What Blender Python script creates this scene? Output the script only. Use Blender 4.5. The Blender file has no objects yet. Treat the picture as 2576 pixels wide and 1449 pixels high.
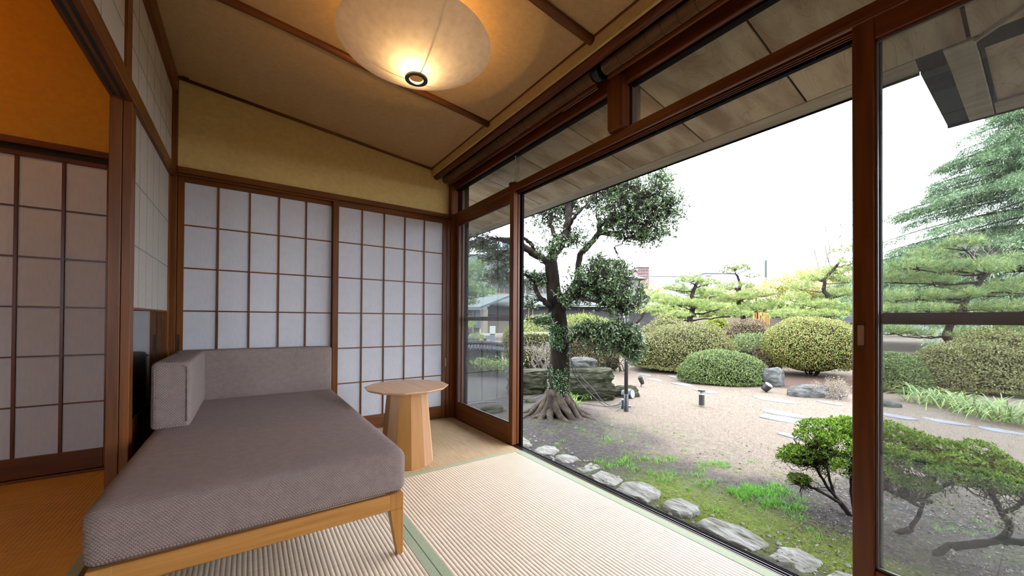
import bpy, bmesh, math, random
import numpy as np
from mathutils import Matrix, Vector, noise as mnoise
R_ = random.Random(7)
rng = np.random.default_rng(11)
SC = bpy.context.scene
COL = SC.collection
# ------------------------------------------------------------------ camera
F, CX, CY, H = 953.404, 1288.0, 798.334, 0.86
YAW, PIT, ROL = 0.607666577, 0.00791306, 0.00602985
def _axes():
    f = np.array([math.sin(YAW), math.cos(YAW), 0]); u = np.array([0, 0, 1.0]); r = np.cross(f, u)
    f2 = f*math.cos(PIT)+u*math.sin(PIT); u2 = u*math.cos(PIT)-f*math.sin(PIT)
    return np.array([r*math.cos(ROL)+u2*math.sin(ROL), u2*math.cos(ROL)-r*math.sin(ROL), f2])
AX = _axes()
cam = bpy.data.cameras.new('camera'); cam.sensor_width = 36; cam.lens = F*36/2576
cam.shift_y = (CY-724.5)/2576; cam.clip_start = 0.02; cam.clip_end = 400
camo = bpy.data.objects.new('camera', cam); COL.objects.link(camo)
m = Matrix.Identity(4)
for i in range(3):
    m[i][0], m[i][1], m[i][2] = AX[0][i], AX[1][i], -AX[2][i]
m[2][3] = H
camo.matrix_world = m
SC.camera = camo
# ------------------------------------------------------------------ light and exposure
SC.view_settings.view_transform = 'Standard'; SC.view_settings.look = 'None'
SC.view_settings.exposure = 1.55; SC.view_settings.gamma = 1.0; SC.view_settings.use_curve_mapping = False
W = bpy.data.worlds.new('overcast_sky'); SC.world = W; W.use_nodes = True
bg = W.node_tree.nodes['Background']; bg.inputs[0].default_value = (0.88, 0.945, 1.05, 1); bg.inputs[1].default_value = 4.2
SC.cycles.max_bounces = 7; SC.cycles.diffuse_bounces = 4; SC.cycles.glossy_bounces = 3
SC.cycles.transparent_max_bounces = 12; SC.cycles.caustics_reflective = False; SC.cycles.caustics_refractive = False
SC.cycles.sample_clamp_indirect = 4.0
def light(name, kind, loc, energy, color, **kw):
    l = bpy.data.lights.new(name, kind); l.energy = energy; l.color = color
    for k, v in kw.items(): setattr(l, k, v)
    o = bpy.data.objects.new(name, l); o.location = loc; COL.objects.link(o); return o

# ------------------------------------------------------------------ geometry of the view, for placing things at their real distance
def _ray(px, py): return AX.T @ np.array([(px-CX)/F, -(py-CY)/F, 1.0])
def at(px, py, d): return _ray(px, py)*d + np.array([0, 0, H])
def atg(px, py, z=-0.45):
    r = _ray(px, py); return r*((z-H)/r[2]) + np.array([0, 0, H])
def atx(px, py, X):
    r = _ray(px, py); return r*(X/r[0]) + np.array([0, 0, H])
G = -0.45
RGT = AX[0]; FWD = np.array([math.sin(YAW), math.cos(YAW), 0])

# ------------------------------------------------------------------ materials
def mat(name, col, col2=None, scale=6.0, stretch=(1, 1, 1), rough=0.6, bump=0.0, bscale=None, detail=3.0, spec=0.5,
        lo=0.35, hi=0.65, transl=0.0, attr=None, metal=0.0, coat=0.0, bdist=0.002):
    M = bpy.data.materials.new(name); M.use_nodes = True
    nt = M.node_tree; N = nt.nodes; L = nt.links; b = N['Principled BSDF']; out = N['Material Output']
    b.inputs['Base Color'].default_value = (*col, 1); b.inputs['Roughness'].default_value = rough
    b.inputs['Specular IOR Level'].default_value = spec; b.inputs['Metallic'].default_value = metal
    if coat: b.inputs['Coat Weight'].default_value = coat; b.inputs['Coat Roughness'].default_value = 0.2
    tc = N.new('ShaderNodeTexCoord'); mp = N.new('ShaderNodeMapping'); mp.inputs['Scale'].default_value = stretch
    L.new(tc.outputs['Object'], mp.inputs[0])
    nz = N.new('ShaderNodeTexNoise'); nz.inputs['Scale'].default_value = scale; nz.inputs['Detail'].default_value = detail
    L.new(mp.outputs[0], nz.inputs['Vector'])
    src = None
    if col2:
        mr = N.new('ShaderNodeMapRange'); mr.inputs[1].default_value = lo; mr.inputs[2].default_value = hi
        L.new(nz.outputs[0], mr.inputs[0])
        mx = N.new('ShaderNodeMix'); mx.data_type = 'RGBA'
        mx.inputs[6].default_value = (*col, 1); mx.inputs[7].default_value = (*col2, 1)
        L.new(mr.outputs[0], mx.inputs[0]); src = mx.outputs[2]
        L.new(src, b.inputs['Base Color'])
    if attr:
        a = N.new('ShaderNodeAttribute'); a.attribute_name = attr; src = a.outputs['Color']
        L.new(src, b.inputs['Base Color'])
    if bump:
        bp = N.new('ShaderNodeBump'); bp.inputs['Strength'].default_value = bump; bp.inputs['Distance'].default_value = bdist
        n2 = nz
        if bscale:
            n2 = N.new('ShaderNodeTexNoise'); n2.inputs['Scale'].default_value = bscale; n2.inputs['Detail'].default_value = 4
            L.new(mp.outputs[0], n2.inputs['Vector'])
        L.new(n2.outputs[0], bp.inputs['Height']); L.new(bp.outputs[0], b.inputs['Normal'])
    if transl:
        t = N.new('ShaderNodeBsdfTranslucent'); t.inputs[0].default_value = (*col, 1)
        if src: L.new(src, t.inputs[0])
        ms = N.new('ShaderNodeMixShader'); ms.inputs[0].default_value = transl
        L.new(b.outputs[0], ms.inputs[1]); L.new(t.outputs[0], ms.inputs[2]); L.new(ms.outputs[0], out.inputs[0])
    return M
def wood(name, c1, c2, axis, rough=0.45, scale=9.0, ratio=14.0, bump=0.15, **kw):
    kw.setdefault('spec', .25)
    s = [ratio, ratio, ratio]; s[axis] = 1.0
    return mat(name, c1, c2, scale=scale/4, stretch=tuple(s), rough=rough, bump=bump, detail=5, lo=.3, hi=.7, **kw)
M = {}
DK1, DK2 = (0.165, 0.052, 0.009), (0.080, 0.024, 0.005)
for i, a in enumerate('xyz'): M['wood_'+a] = wood('cedar_brown_'+a, DK1, DK2, i, rough=.38)
RD1, RD2 = (0.135, 0.034, 0.006), (0.062, 0.015, 0.003)
for i, a in enumerate('xyz'): M['red_'+a] = wood('lacquer_red_wood_'+a, RD1, RD2, i, rough=.3)
for i, a in enumerate('xyz'): M['oak_'+a] = wood('oak_'+a, (0.42, 0.20, 0.052), (0.29, 0.120, 0.027), i, rough=.42, ratio=22)
M['oak_top'] = wood('maple_top', (0.60, 0.39, 0.25), (0.52, 0.32, 0.19), 1, rough=.4)
STV = [wood('stave_%s' % n, c, tuple(v*.82 for v in c), 2, rough=.42) for n, c in
       (('honey', (0.37, 0.175, 0.05)), ('rose', (0.38, 0.20, 0.105)), ('pale', (0.48, 0.30, 0.155)), ('amber', (0.38, 0.185, 0.05)), ('cream', (0.54, 0.37, 0.23)))]
M['plaster'] = mat('mustard_plaster', (0.55, 0.385, 0.15), (0.50, 0.345, 0.13), scale=40, rough=.95, bump=.5, bscale=350, spec=.1, bdist=.001)
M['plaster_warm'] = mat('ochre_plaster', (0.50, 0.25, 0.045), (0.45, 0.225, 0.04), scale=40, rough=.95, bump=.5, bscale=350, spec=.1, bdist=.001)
M['paper'] = mat('shoji_paper', (0.50, 0.49, 0.52), (0.465, 0.455, 0.485), scale=60, stretch=(1, 1, .3), rough=.9, spec=.15, detail=6)
M['paper_thin'] = mat('backlit_paper', (0.58, 0.56, 0.52), (0.54, 0.52, 0.48), scale=60, rough=.9, spec=.15, detail=6, transl=.5)
M['alu'] = mat('bronze_aluminium', (0.0035, 0.0026, 0.0024), rough=.6, spec=.06)
M['asphalt'] = mat('slate_underlay', (.035, .036, .042), (.055, .056, .062), scale=90, rough=.9, spec=.1)
M['lattice_shadow_strip'] = mat('lattice_shadow_strip', (.23, .22, .205), rough=.9, spec=.1)  # flat darker tone for the painted shadow lines of the lattice
M['alu_mid'] = mat('bronze_rail', (0.075, 0.045, 0.032), (0.055, 0.033, 0.025), rough=.4, spec=.5)
M['rail_light'] = mat('steel_track_rail', (0.30, 0.29, 0.30), rough=.35, metal=.5)
M['black'] = mat('black_metal', (0.012, 0.012, 0.013), rough=.4)
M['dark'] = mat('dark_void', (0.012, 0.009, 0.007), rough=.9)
M['border'] = mat('sage_cloth_border', (0.345, 0.385, 0.255), (0.30, 0.34, 0.22), scale=180, rough=.8, bump=.3, bscale=600, bdist=.0006)
M['tatami_y'] = mat('woven_rush_y', (0.75, 0.605, 0.455), (0.68, 0.535, 0.39), scale=8, stretch=(1, 14, 1), rough=.55, detail=6, bump=.3, bscale=60)
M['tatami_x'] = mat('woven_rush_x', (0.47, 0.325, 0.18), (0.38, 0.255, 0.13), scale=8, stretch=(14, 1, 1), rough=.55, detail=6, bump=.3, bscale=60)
M['tatami_amber'] = mat('orange_lit_rush', (0.70, 0.34, 0.05), (0.58, 0.275, 0.04), scale=8, stretch=(1, 14, 1), rough=.55, detail=6, bump=.3, bscale=60)  # same rush, with the side room's orange lamplight put into its colour
def glass(name, tint, refl=1.0, haze=0.0, rough=0.0):
    g = bpy.data.materials.new(name); g.use_nodes = True; nt = g.node_tree; N = nt.nodes; L = nt.links
    for n in list(N): N.remove(n)
    out = N.new('ShaderNodeOutputMaterial'); t = N.new('ShaderNodeBsdfTransparent'); t.inputs[0].default_value = (*tint, 1)
    gl = N.new('ShaderNodeBsdfGlossy'); gl.inputs['Roughness'].default_value = rough; gl.inputs[0].default_value = (refl, refl, refl, 1)
    fr = N.new('ShaderNodeLayerWeight'); fr.inputs[0].default_value = .5
    p5 = N.new('ShaderNodeMath'); p5.operation = 'POWER'; L.new(fr.outputs['Facing'], p5.inputs[0]); p5.inputs[1].default_value = 5
    sc_ = N.new('ShaderNodeMath'); sc_.operation = 'MULTIPLY_ADD'; L.new(p5.outputs[0], sc_.inputs[0]); sc_.inputs[1].default_value = .94; sc_.inputs[2].default_value = .045
    ms = N.new('ShaderNodeMixShader'); L.new(sc_.outputs[0], ms.inputs[0]); L.new(t.outputs[0], ms.inputs[1]); L.new(gl.outputs[0], ms.inputs[2])
    last = ms
    if haze:
        df = N.new('ShaderNodeBsdfTranslucent'); df.inputs[0].default_value = (.8, .85, .9, 1)
        m2 = N.new('ShaderNodeMixShader'); m2.inputs[0].default_value = haze
        L.new(ms.outputs[0], m2.inputs[1]); L.new(df.outputs[0], m2.inputs[2]); last = m2
    L.new(last.outputs[0], out.inputs[0]); return g
M['glass'] = glass('window_glass', (.93, .95, .95))
M['glass_hazy'] = glass('hazy_window_glass', (.90, .93, .94), haze=.008)  # faint bluish veil of haze mixed into the pane material
def screen_mat():
    g = bpy.data.materials.new('insect_screen_cloth'); g.use_nodes = True; nt = g.node_tree; N = nt.nodes; L = nt.links
    b = N['Principled BSDF']; b.inputs['Base Color'].default_value = (.10, .105, .11, 1); b.inputs['Roughness'].default_value = .6
    t = N.new('ShaderNodeBsdfTransparent'); ms = N.new('ShaderNodeMixShader'); ms.inputs[0].default_value = .15
    L.new(t.outputs[0], ms.inputs[1]); L.new(b.outputs[0], ms.inputs[2]); L.new(ms.outputs[0], N['Material Output'].inputs[0]); return g
M['screen'] = screen_mat()
def weave(name, c1, c2, sx, sy, axes, bump=.6, dist=.0015, rough=.85):
    """basket weave: over-under checks from two sine bands, as colour and relief"""
    g = bpy.data.materials.new(name); g.use_nodes = True; nt = g.node_tree; N = nt.nodes; L = nt.links; b = N['Principled BSDF']
    b.inputs['Roughness'].default_value = rough; b.inputs['Specular IOR Level'].default_value = .2
    tc = N.new('ShaderNodeTexCoord'); sp = N.new('ShaderNodeSeparateXYZ'); L.new(tc.outputs['Object'], sp.inputs[0])
    def mth(op, a, b_=None, v=None):
        n = N.new('ShaderNodeMath'); n.operation = op
        L.new(a, n.inputs[0])
        if b_ is not None: L.new(b_, n.inputs[1])
        if v is not None: n.inputs[1].default_value = v
        return n.outputs[0]
    def sw(nm, ax_in, v):
        u = sp.outputs[ax_in[0]]
        for k in ax_in[1:]: u = mth('ADD', u, sp.outputs[k])
        return mth('MULTIPLY', u, v=v)
    u = sw('u', axes[0], sx); w = sw('w', axes[1], sy)
    # herringbone-like: rows shift with column
    fl = mth('FLOOR', w); sh = mth('MULTIPLY', fl, v=.5); uu = mth('ADD', u, sh)
    su = mth('ABSOLUTE', mth('SINE', mth('MULTIPLY', uu, v=math.pi))); svv = mth('ABSOLUTE', mth('SINE', mth('MULTIPLY', w, v=math.pi)))
    h = mth('MULTIPLY', su, svv)
    nz = N.new('ShaderNodeTexNoise'); nz.inputs['Scale'].default_value = 40; L.new(tc.outputs['Object'], nz.inputs['Vector'])
    n2 = mth('MULTIPLY', nz.outputs[0], v=.5); hh = mth('ADD', h, n2)
    mr = N.new('ShaderNodeMapRange'); mr.inputs[1].default_value = .2; mr.inputs[2].default_value = 1.1; L.new(hh, mr.inputs[0])
    mx = N.new('ShaderNodeMix'); mx.data_type = 'RGBA'; mx.inputs[6].default_value = (*c2, 1); mx.inputs[7].default_value = (*c1, 1)
    L.new(mr.outputs[0], mx.inputs[0]); L.new(mx.outputs[2], b.inputs['Base Color'])
    bp = N.new('ShaderNodeBump'); bp.inputs['Strength'].default_value = bump; bp.inputs['Distance'].default_value = dist
    L.new(h, bp.inputs['Height']); L.new(bp.outputs[0], b.inputs['Normal']); return g
M['ceiling_weave'] = weave('woven_ceiling_matting', (0.60, 0.40, 0.20), (0.36, 0.215, 0.095), 90, 180, ((0,), (1,)))
M['fabric'] = weave('taupe_wool_weave', (0.30, 0.235, 0.215), (0.155, 0.115, 0.103), 130, 210, ((0,), (1, 2)), bump=.8, dist=.002, rough=.95)
M['fabric_arm'] = weave('taupe_wool_weave_arm', (0.29, 0.23, 0.21), (0.15, 0.112, 0.10), 110, 180, ((0, 1), (2, 1)), bump=.8, dist=.002, rough=.95)
def soffit_mat():
    g = bpy.data.materials.new('figured_plywood'); g.use_nodes = True; nt = g.node_tree; N = nt.nodes; L = nt.links; b = N['Principled BSDF']
    b.inputs['Roughness'].default_value = .75
    tc = N.new('ShaderNodeTexCoord'); mp = N.new('ShaderNodeMapping'); mp.inputs['Scale'].default_value = (1.0, 3.2, 1.0)
    oi = N.new('ShaderNodeObjectInfo'); vm = N.new('ShaderNodeVectorMath'); vm.operation = 'SCALE'; cx = N.new('ShaderNodeCombineXYZ')
    for k in range(3): L.new(oi.outputs['Random'], cx.inputs[k])
    L.new(cx.outputs[0], vm.inputs[0]); vm.inputs[3].default_value = 9.0
    va = N.new('ShaderNodeVectorMath'); L.new(tc.outputs['Object'], va.inputs[0]); L.new(vm.outputs[0], va.inputs[1]); L.new(va.outputs[0], mp.inputs[0])
    wv = N.new('ShaderNodeTexNoise'); wv.inputs['Scale'].default_value = 1.5; wv.inputs['Detail'].default_value = 2; wv.inputs['Distortion'].default_value = .7
    L.new(mp.outputs[0], wv.inputs['Vector'])
    ml = N.new('ShaderNodeMath'); ml.operation = 'MULTIPLY'; ml.inputs[1].default_value = 26; L.new(wv.outputs[0], ml.inputs[0])
    fr = N.new('ShaderNodeMath'); fr.operation = 'FRACT'; L.new(ml.outputs[0], fr.inputs[0])
    r1 = N.new('ShaderNodeMix'); r1.data_type = 'RGBA'; r1.inputs[6].default_value = (0.42, 0.335, 0.245, 1); r1.inputs[7].default_value = (0.26, 0.175, 0.115, 1)
    cr = N.new('ShaderNodeValToRGB'); cr.color_ramp.elements[0].position = .0; cr.color_ramp.elements[1].position = .16
    cr.color_ramp.elements[0].color = (.72, .70, .68, 1); cr.color_ramp.elements[1].color = (1, 1, 1, 1)
    L.new(fr.outputs[0], cr.inputs[0])
    n3 = N.new('ShaderNodeTexNoise'); n3.inputs['Scale'].default_value = 2.2; n3.inputs['Detail'].default_value = 4; L.new(mp.outputs[0], n3.inputs['Vector'])
    mr = N.new('ShaderNodeMapRange'); mr.inputs[1].default_value = .4; mr.inputs[2].default_value = .62; L.new(n3.outputs[0], mr.inputs[0]); L.new(mr.outputs[0], r1.inputs[0])
    mm = N.new('ShaderNodeMix'); mm.data_type = 'RGBA'; mm.blend_type = 'MULTIPLY'; mm.inputs[0].default_value = 1
    L.new(r1.outputs[2], mm.inputs[6]); L.new(cr.outputs[0], mm.inputs[7]); L.new(mm.outputs[2], b.inputs['Base Color']); return g
M['soffit'] = soffit_mat()
M['board'] = wood('weathered_board', (0.36, 0.31, 0.25), (0.25, 0.205, 0.16), 1, rough=.7)
M['leaf'] = mat('leaf', (.1, .2, .05), attr='tint', rough=.5, transl=.22, spec=.3)
M['leaf_gloss'] = mat('glossy_leaf', (.1, .2, .05), attr='tint', rough=.25, transl=.18, spec=.7)
M['bark'] = mat('bark', (0.020, 0.015, 0.011), (0.007, 0.006, 0.005), scale=14, stretch=(1, 1, .35), rough=.95, bump=1, bscale=22, bdist=.03, detail=8, spec=.06)
M['bark_dark'] = mat('dark_bark', (0.030, 0.023, 0.019), (0.010, 0.008, 0.007), scale=10, rough=.95, bump=.8, bdist=.02, spec=.06)
M['twig_grey'] = mat('pale_twig', (0.20, 0.175, 0.15), (0.11, 0.095, 0.08), scale=12, rough=.9, spec=.06)
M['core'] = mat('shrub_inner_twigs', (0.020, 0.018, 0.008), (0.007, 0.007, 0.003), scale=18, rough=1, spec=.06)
M['rock'] = mat('mossy_layered_rock', (0.052, 0.048, 0.034), (0.010, 0.014, 0.005), scale=5, stretch=(1, 1, 3.5), rough=.95, bump=1, bscale=12, bdist=.05, detail=8, lo=.38, hi=.62, spec=.06)
M['path_stone'] = mat('path_stone', (.135, .14, .15), (.11, .112, .12), scale=5, rough=.9, spec=.06)
M['rock_grey'] = mat('grey_stone', (0.085, 0.083, 0.080), (0.030, 0.032, 0.027), scale=7, stretch=(1, 1, 2.5), rough=.9, bump=1, bscale=14, bdist=.03, detail=8, spec=.06)
M['kerb'] = mat('kerb_stone', (0.20, 0.192, 0.178), (0.10, 0.095, 0.075), scale=9, stretch=(2.5, .8, 2.5), rough=.9, bump=1, bscale=16, bdist=.02, detail=8, spec=.06)
M['roof_green'] = mat('verdigris_copper_roof', (0.062, 0.073, 0.066), (0.052, 0.062, 0.057), scale=2, rough=.7, spec=.06)
M['cream'] = mat('cream_render', (0.15, 0.125, 0.090), rough=.9)
M['concrete'] = mat('pale_concrete', (0.085, 0.090, 0.094), (0.072, 0.077, 0.08), scale=.5, rough=.9)
M['white_wall'] = mat('white_render', (0.17, 0.18, 0.19), rough=.9)
M['blue_grey'] = mat('blue_grey_cladding', (0.05, 0.06, 0.075), rough=.8)
M['pane_dark'] = mat('dark_far_window', (0.015, 0.017, 0.02), rough=.3)
M['lamp_white'] = mat('milk_glass', (0.22, 0.215, 0.20), rough=.4)
M['tile'] = mat('grey_roof_tile', (0.038, 0.038, 0.040), (0.026, 0.026, 0.028), scale=6, rough=.6, spec=.06)

# ------------------------------------------------------------------ building helpers
WL = {}
class MB:
    def __init__(s): s.v = []; s.f = []
    def add(s, V, Fc):
        n = len(s.v); s.v.extend([tuple(map(float, p)) for p in V]); s.f.extend([tuple(int(i)+n for i in f) for f in Fc]); return s
    def box(s, x0, x1, y0, y1, z0, z1):
        V = [(x, y, z) for z in (z0, z1) for y in (y0, y1) for x in (x0, x1)]
        return s.add(V, [(0, 2, 3, 1), (4, 5, 7, 6), (0, 1, 5, 4), (2, 6, 7, 3), (0, 4, 6, 2), (1, 3, 7, 5)])
    def hexa(s, P):  # 8 points in box order
        return s.add(P, [(0, 2, 3, 1), (4, 5, 7, 6), (0, 1, 5, 4), (2, 6, 7, 3), (0, 4, 6, 2), (1, 3, 7, 5)])
    def tube(s, pts, rad, n=8, cap=True, jit=0):
        P = np.array(pts, float); k = len(P)
        rad = np.ones(k)*rad if np.isscalar(rad) else np.array(rad, float)
        T = np.gradient(P, axis=0); T /= np.linalg.norm(T, axis=1)[:, None]+1e-9
        ref = np.array([0, 0, 1.0]) if abs(T[0][2]) < .9 else np.array([1.0, 0, 0])
        V = []; a = np.linspace(0, 2*math.pi, n, endpoint=False)
        for i in range(k):
            u = np.cross(T[i], ref); u /= np.linalg.norm(u)+1e-9; w = np.cross(u, T[i]); ref = w
            rr = rad[i]*(1+(rng.uniform(-jit, jit, n) if jit else 0))
            V += list(P[i]+(np.cos(a)*rr)[:, None]*u+(np.sin(a)*rr)[:, None]*w)
        Fc = [(i*n+j, i*n+(j+1) % n, (i+1)*n+(j+1) % n, (i+1)*n+j) for i in range(k-1) for j in range(n)]
        if cap: Fc += [tuple(range(n))[::-1], tuple((k-1)*n+j for j in range(n))]
        return s.add(V, Fc)
    def lathe(s, prof, c=(0, 0, 0), n=32, cap=False):
        V = [(c[0]+r*math.cos(2*math.pi*j/n), c[1]+r*math.sin(2*math.pi*j/n), c[2]+z) for r, z in prof for j in range(n)]
        Fc = [(i*n+j, i*n+(j+1) % n, (i+1)*n+(j+1) % n, (i+1)*n+j) for i in range(len(prof)-1) for j in range(n)]
        if cap: Fc += [tuple(range(n))[::-1], tuple((len(prof)-1)*n+j for j in range(n))]
        return s.add(V, Fc)
    def build(s, name, m_, parent=None, bev=0.0, smooth=False, seg=1, **props):
        me = bpy.data.meshes.new(name)
        off = np.array(WL.get(parent.name, (0, 0, 0))) if parent else np.zeros(3)
        me.from_pydata([tuple(np.array(p)-off) for p in s.v], [], s.f)
        if bev:
            bm = bmesh.new(); bm.from_mesh(me)
            bmesh.ops.bevel(bm, geom=bm.edges[:], offset=bev, segments=seg, affect='EDGES', profile=.5, clamp_overlap=True)
            bm.to_mesh(me); bm.free()
        if smooth: me.polygons.foreach_set('use_smooth', [True]*len(me.polygons))
        me.materials.append(m_)
        return link(name, me, parent, **props)
def link(name, me, parent=None, **props):
    o = bpy.data.objects.new(name, me); COL.objects.link(o)
    if parent: o.parent = parent; WL[o.name] = WL.get(parent.name, (0, 0, 0))
    for k, v in props.items(): o[k] = v
    return o
def thing(name, label, cat, loc=(0, 0, 0), group=None):
    o = bpy.data.objects.new(name, None); o.empty_display_size = .1; COL.objects.link(o); o.location = loc; WL[o.name] = tuple(loc)
    o['label'] = label; o['category'] = cat
    if group: o['group'] = group
    return o
def struct(name, loc=(0, 0, 0)):
    o = bpy.data.objects.new(name, None); COL.objects.link(o); o.location = loc; WL[o.name] = tuple(loc); o['kind'] = 'structure'; return o
def box(name, m_, b, parent=None, bev=.002, **pr):
    x0, x1, y0, y1, z0, z1 = b
    return MB().box(min(x0, x1), max(x0, x1), min(y0, y1), max(y0, y1), min(z0, z1), max(z0, z1)).build(name, m_, parent, bev=bev, **pr)
def npmesh(name, V, Fq, m_, parent=None, tint=None, smooth=False, **props):
    """fast mesh from numpy arrays: V (n,3), Fq (m,k) all faces with k corners"""
    off = np.array(WL.get(parent.name, (0, 0, 0))) if parent else np.zeros(3)
    V = np.asarray(V, np.float32)-off.astype(np.float32); Fq = np.asarray(Fq, np.int32); k = Fq.shape[1]
    me = bpy.data.meshes.new(name); me.vertices.add(len(V)); me.vertices.foreach_set('co', V.ravel())
    me.loops.add(Fq.size); me.loops.foreach_set('vertex_index', Fq.ravel())
    me.polygons.add(len(Fq)); me.polygons.foreach_set('loop_start', np.arange(len(Fq), dtype=np.int32)*k)
    me.polygons.foreach_set('loop_total', np.full(len(Fq), k, np.int32))
    if smooth: me.polygons.foreach_set('use_smooth', np.ones(len(Fq), bool))
    if tint is not None:
        a = me.attributes.new('tint', 'FLOAT_COLOR', 'POINT'); c = np.ones((len(V), 4), np.float32); c[:, :3] = tint; a.data.foreach_set('color', c.ravel())
    me.update(calc_edges=True); me.materials.append(m_)
    return link(name, me, parent, **props)
def unit(a): return a/(np.linalg.norm(a, axis=-1, keepdims=True)+1e-9)
def leaves(C, D, Lh, Wd, fold=.25, up=None):
    """rhombic folded leaves: C bases, D axis directions, returns V,F"""
    n = len(C); D = unit(D)
    if up is None: up = rng.normal(size=(n, 3))+np.array([0, 0, .8])
    S = unit(np.cross(D, up)); Nn = np.cross(S, D)
    Lh = np.broadcast_to(Lh, n)[:, None]; Wd = np.broadcast_to(Wd, n)[:, None]
    mid = C+D*Lh*.45
    V = np.stack([C, mid+S*Wd*.5+Nn*Wd*fold, C+D*Lh, mid-S*Wd*.5+Nn*Wd*fold], 1).reshape(-1, 3)
    Fq = np.arange(n*4).reshape(n, 4); return V, Fq
def tints(n, pal, k=4, var=.25, wts=None):
    pal = np.array(pal, float); c = pal[rng.choice(len(pal), n, p=wts)]*rng.uniform(1-var, 1+var, (n, 1)); return np.repeat(np.clip(c, 0, 1), k, 0)
def leaf_obj(name, parts, m_, parent, **pr):
    V = []; Q = []; T = []; o = 0
    for v, q, t in parts: V.append(v); Q.append(q+o); T.append(t); o += len(v)
    return npmesh(name, np.concatenate(V), np.concatenate(Q), m_, parent, tint=np.concatenate(T), **pr)

# ================================================================== ROOM SHELL
YD = 3.112
sub = struct('floor'); box('floor_slab', M['dark'], (-4.2, 1.50, -2.6, 3.2, -.40, -.022), sub, 0)
box('threshold', M['wood_y'], (-.456, -.384, -2.4, 2.12, -.02, .004), sub)
def tatami(label, x0, x1, y0, y1, axis, brd, color):
    """ridged rush mat: ridges run along axis; brd = list of (x0,x1,y0,y1) cloth borders"""
    t = thing('tatami_mat', label, 'mat', ((x0+x1)/2, (y0+y1)/2, -.02), 'tatami mats on the floor')
    box('mat_core', M['tatami_x'], (x0, x1, y0, y1, -.02, -.0045), t, 0)
    a0, a1, l0, l1 = (x0, x1, y0, y1) if axis == 'y' else (y0, y1, x0, x1)
    pitch = .0152 if axis == 'y' else .0105; n = int((a1-a0)/pitch); pr = []
    for k in range(n):
        for q, h in ((0, -.0022), (.10, -.0013), (.30, -.0006), (.5, -.0003), (.70, -.0006), (.90, -.0013)): pr.append((a0+(k+q)*(a1-a0)/n, h))
    pr.append((a1, -.0022)); P = np.array(pr); c = len(P)
    A = np.zeros((2*c, 3)); A[:, 2] = np.tile(P[:, 1], 2)
    i, j = (0, 1) if axis == 'y' else (1, 0)
    A[:, i] = np.tile(P[:, 0], 2); A[:c, j] = l0; A[c:, j] = l1
    k = np.arange(c-1); Q = np.stack([k, k+1, k+1+c, k+c], 1)
    if axis == 'x': Q = Q[:, ::-1]
    npmesh('woven_surface', A, Q, M['tatami_'+axis] if x0 > -.4 else M['tatami_amber'], t, smooth=True)  # side-room mats take the rush with orange lamplight in its colour
    for b in brd: box('cloth_border', M['border'], (*b, -.006, -.0001), t, .0008)
tatami('long ribbed straw mat with green borders right along the glass doors', .5425, 1.488, .12, 2.028, 'y', [(.5425, .575, .12, 2.028), (1.442, 1.488, .12, 2.028)], 0)
tatami('ribbed straw mat mostly under the grey daybed', -.38, .5405, .12, 2.028, 'y', [(.508, .5405, .12, 2.028), (-.38, -.345, .12, 2.028)], 0)
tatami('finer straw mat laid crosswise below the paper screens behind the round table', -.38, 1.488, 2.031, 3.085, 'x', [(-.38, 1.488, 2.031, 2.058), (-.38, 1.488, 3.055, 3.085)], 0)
tatami('straw mat behind the camera along the glass doors', .5425, 1.488, -1.9, .117, 'y', [(.5425, .575, -1.9, .117), (1.442, 1.488, -1.9, .117)], 0)
tatami('straw mat behind the camera beside the side room', -.38, .5405, -1.9, .117, 'y', [(.508, .5405, -1.9, .117)], 0)
for i in range(4):
    x1 = -.458-i*.957
    tatami(['orange-lit straw mat in the side room next to the daybed', 'second straw mat of the side room', 'third straw mat of the side room', 'straw mat at the far side of the side room'][i],
           x1-.955, x1, -1.9, 3.085, 'y', [(x1-.033, x1, -1.9, 3.085)], 0)
# walls
w = struct('wall_back'); MB().box(-4.2, 1.56, 3.13, 3.25, 0, 2.75).build('plaster_face', M['plaster'], w)
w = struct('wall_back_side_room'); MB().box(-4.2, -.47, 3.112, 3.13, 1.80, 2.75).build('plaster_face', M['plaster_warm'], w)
MB().box(-.37, 1.464, 3.112, 3.13, 1.80, 2.75).build('plaster_face_upper', M['plaster'], bpy.data.objects['wall_back'])
w = struct('wall_behind_camera'); MB().box(-4.2, -2.3, -2.1, -1.95, 0, 2.75).box(-1.2, 1.56, -2.1, -1.95, 0, 2.75).box(-2.3, -1.2, -2.1, -1.95, 1.95, 2.75).box(-2.3, -1.2, -2.1, -1.95, -.1, .35).build('plaster_face', M['plaster'], w)
w = struct('window_9')  # unseen window, added to send cool daylight onto the side-room screens
for k in range(3): box('added_window_mullion', M['wood_z'], (-2.3+.53*k, -2.26+.53*k, -2.06, -2.02, .35, 1.95), w)
box('pane', M['glass'], (-2.3, -1.2, -2.045, -2.04, .35, 1.95), w, 0)
w = struct('wall_side_room'); MB().box(-4.3, -4.2, -2.1, 3.25, 0, 2.75).build('plaster_face', M['plaster_warm'], w)
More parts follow.
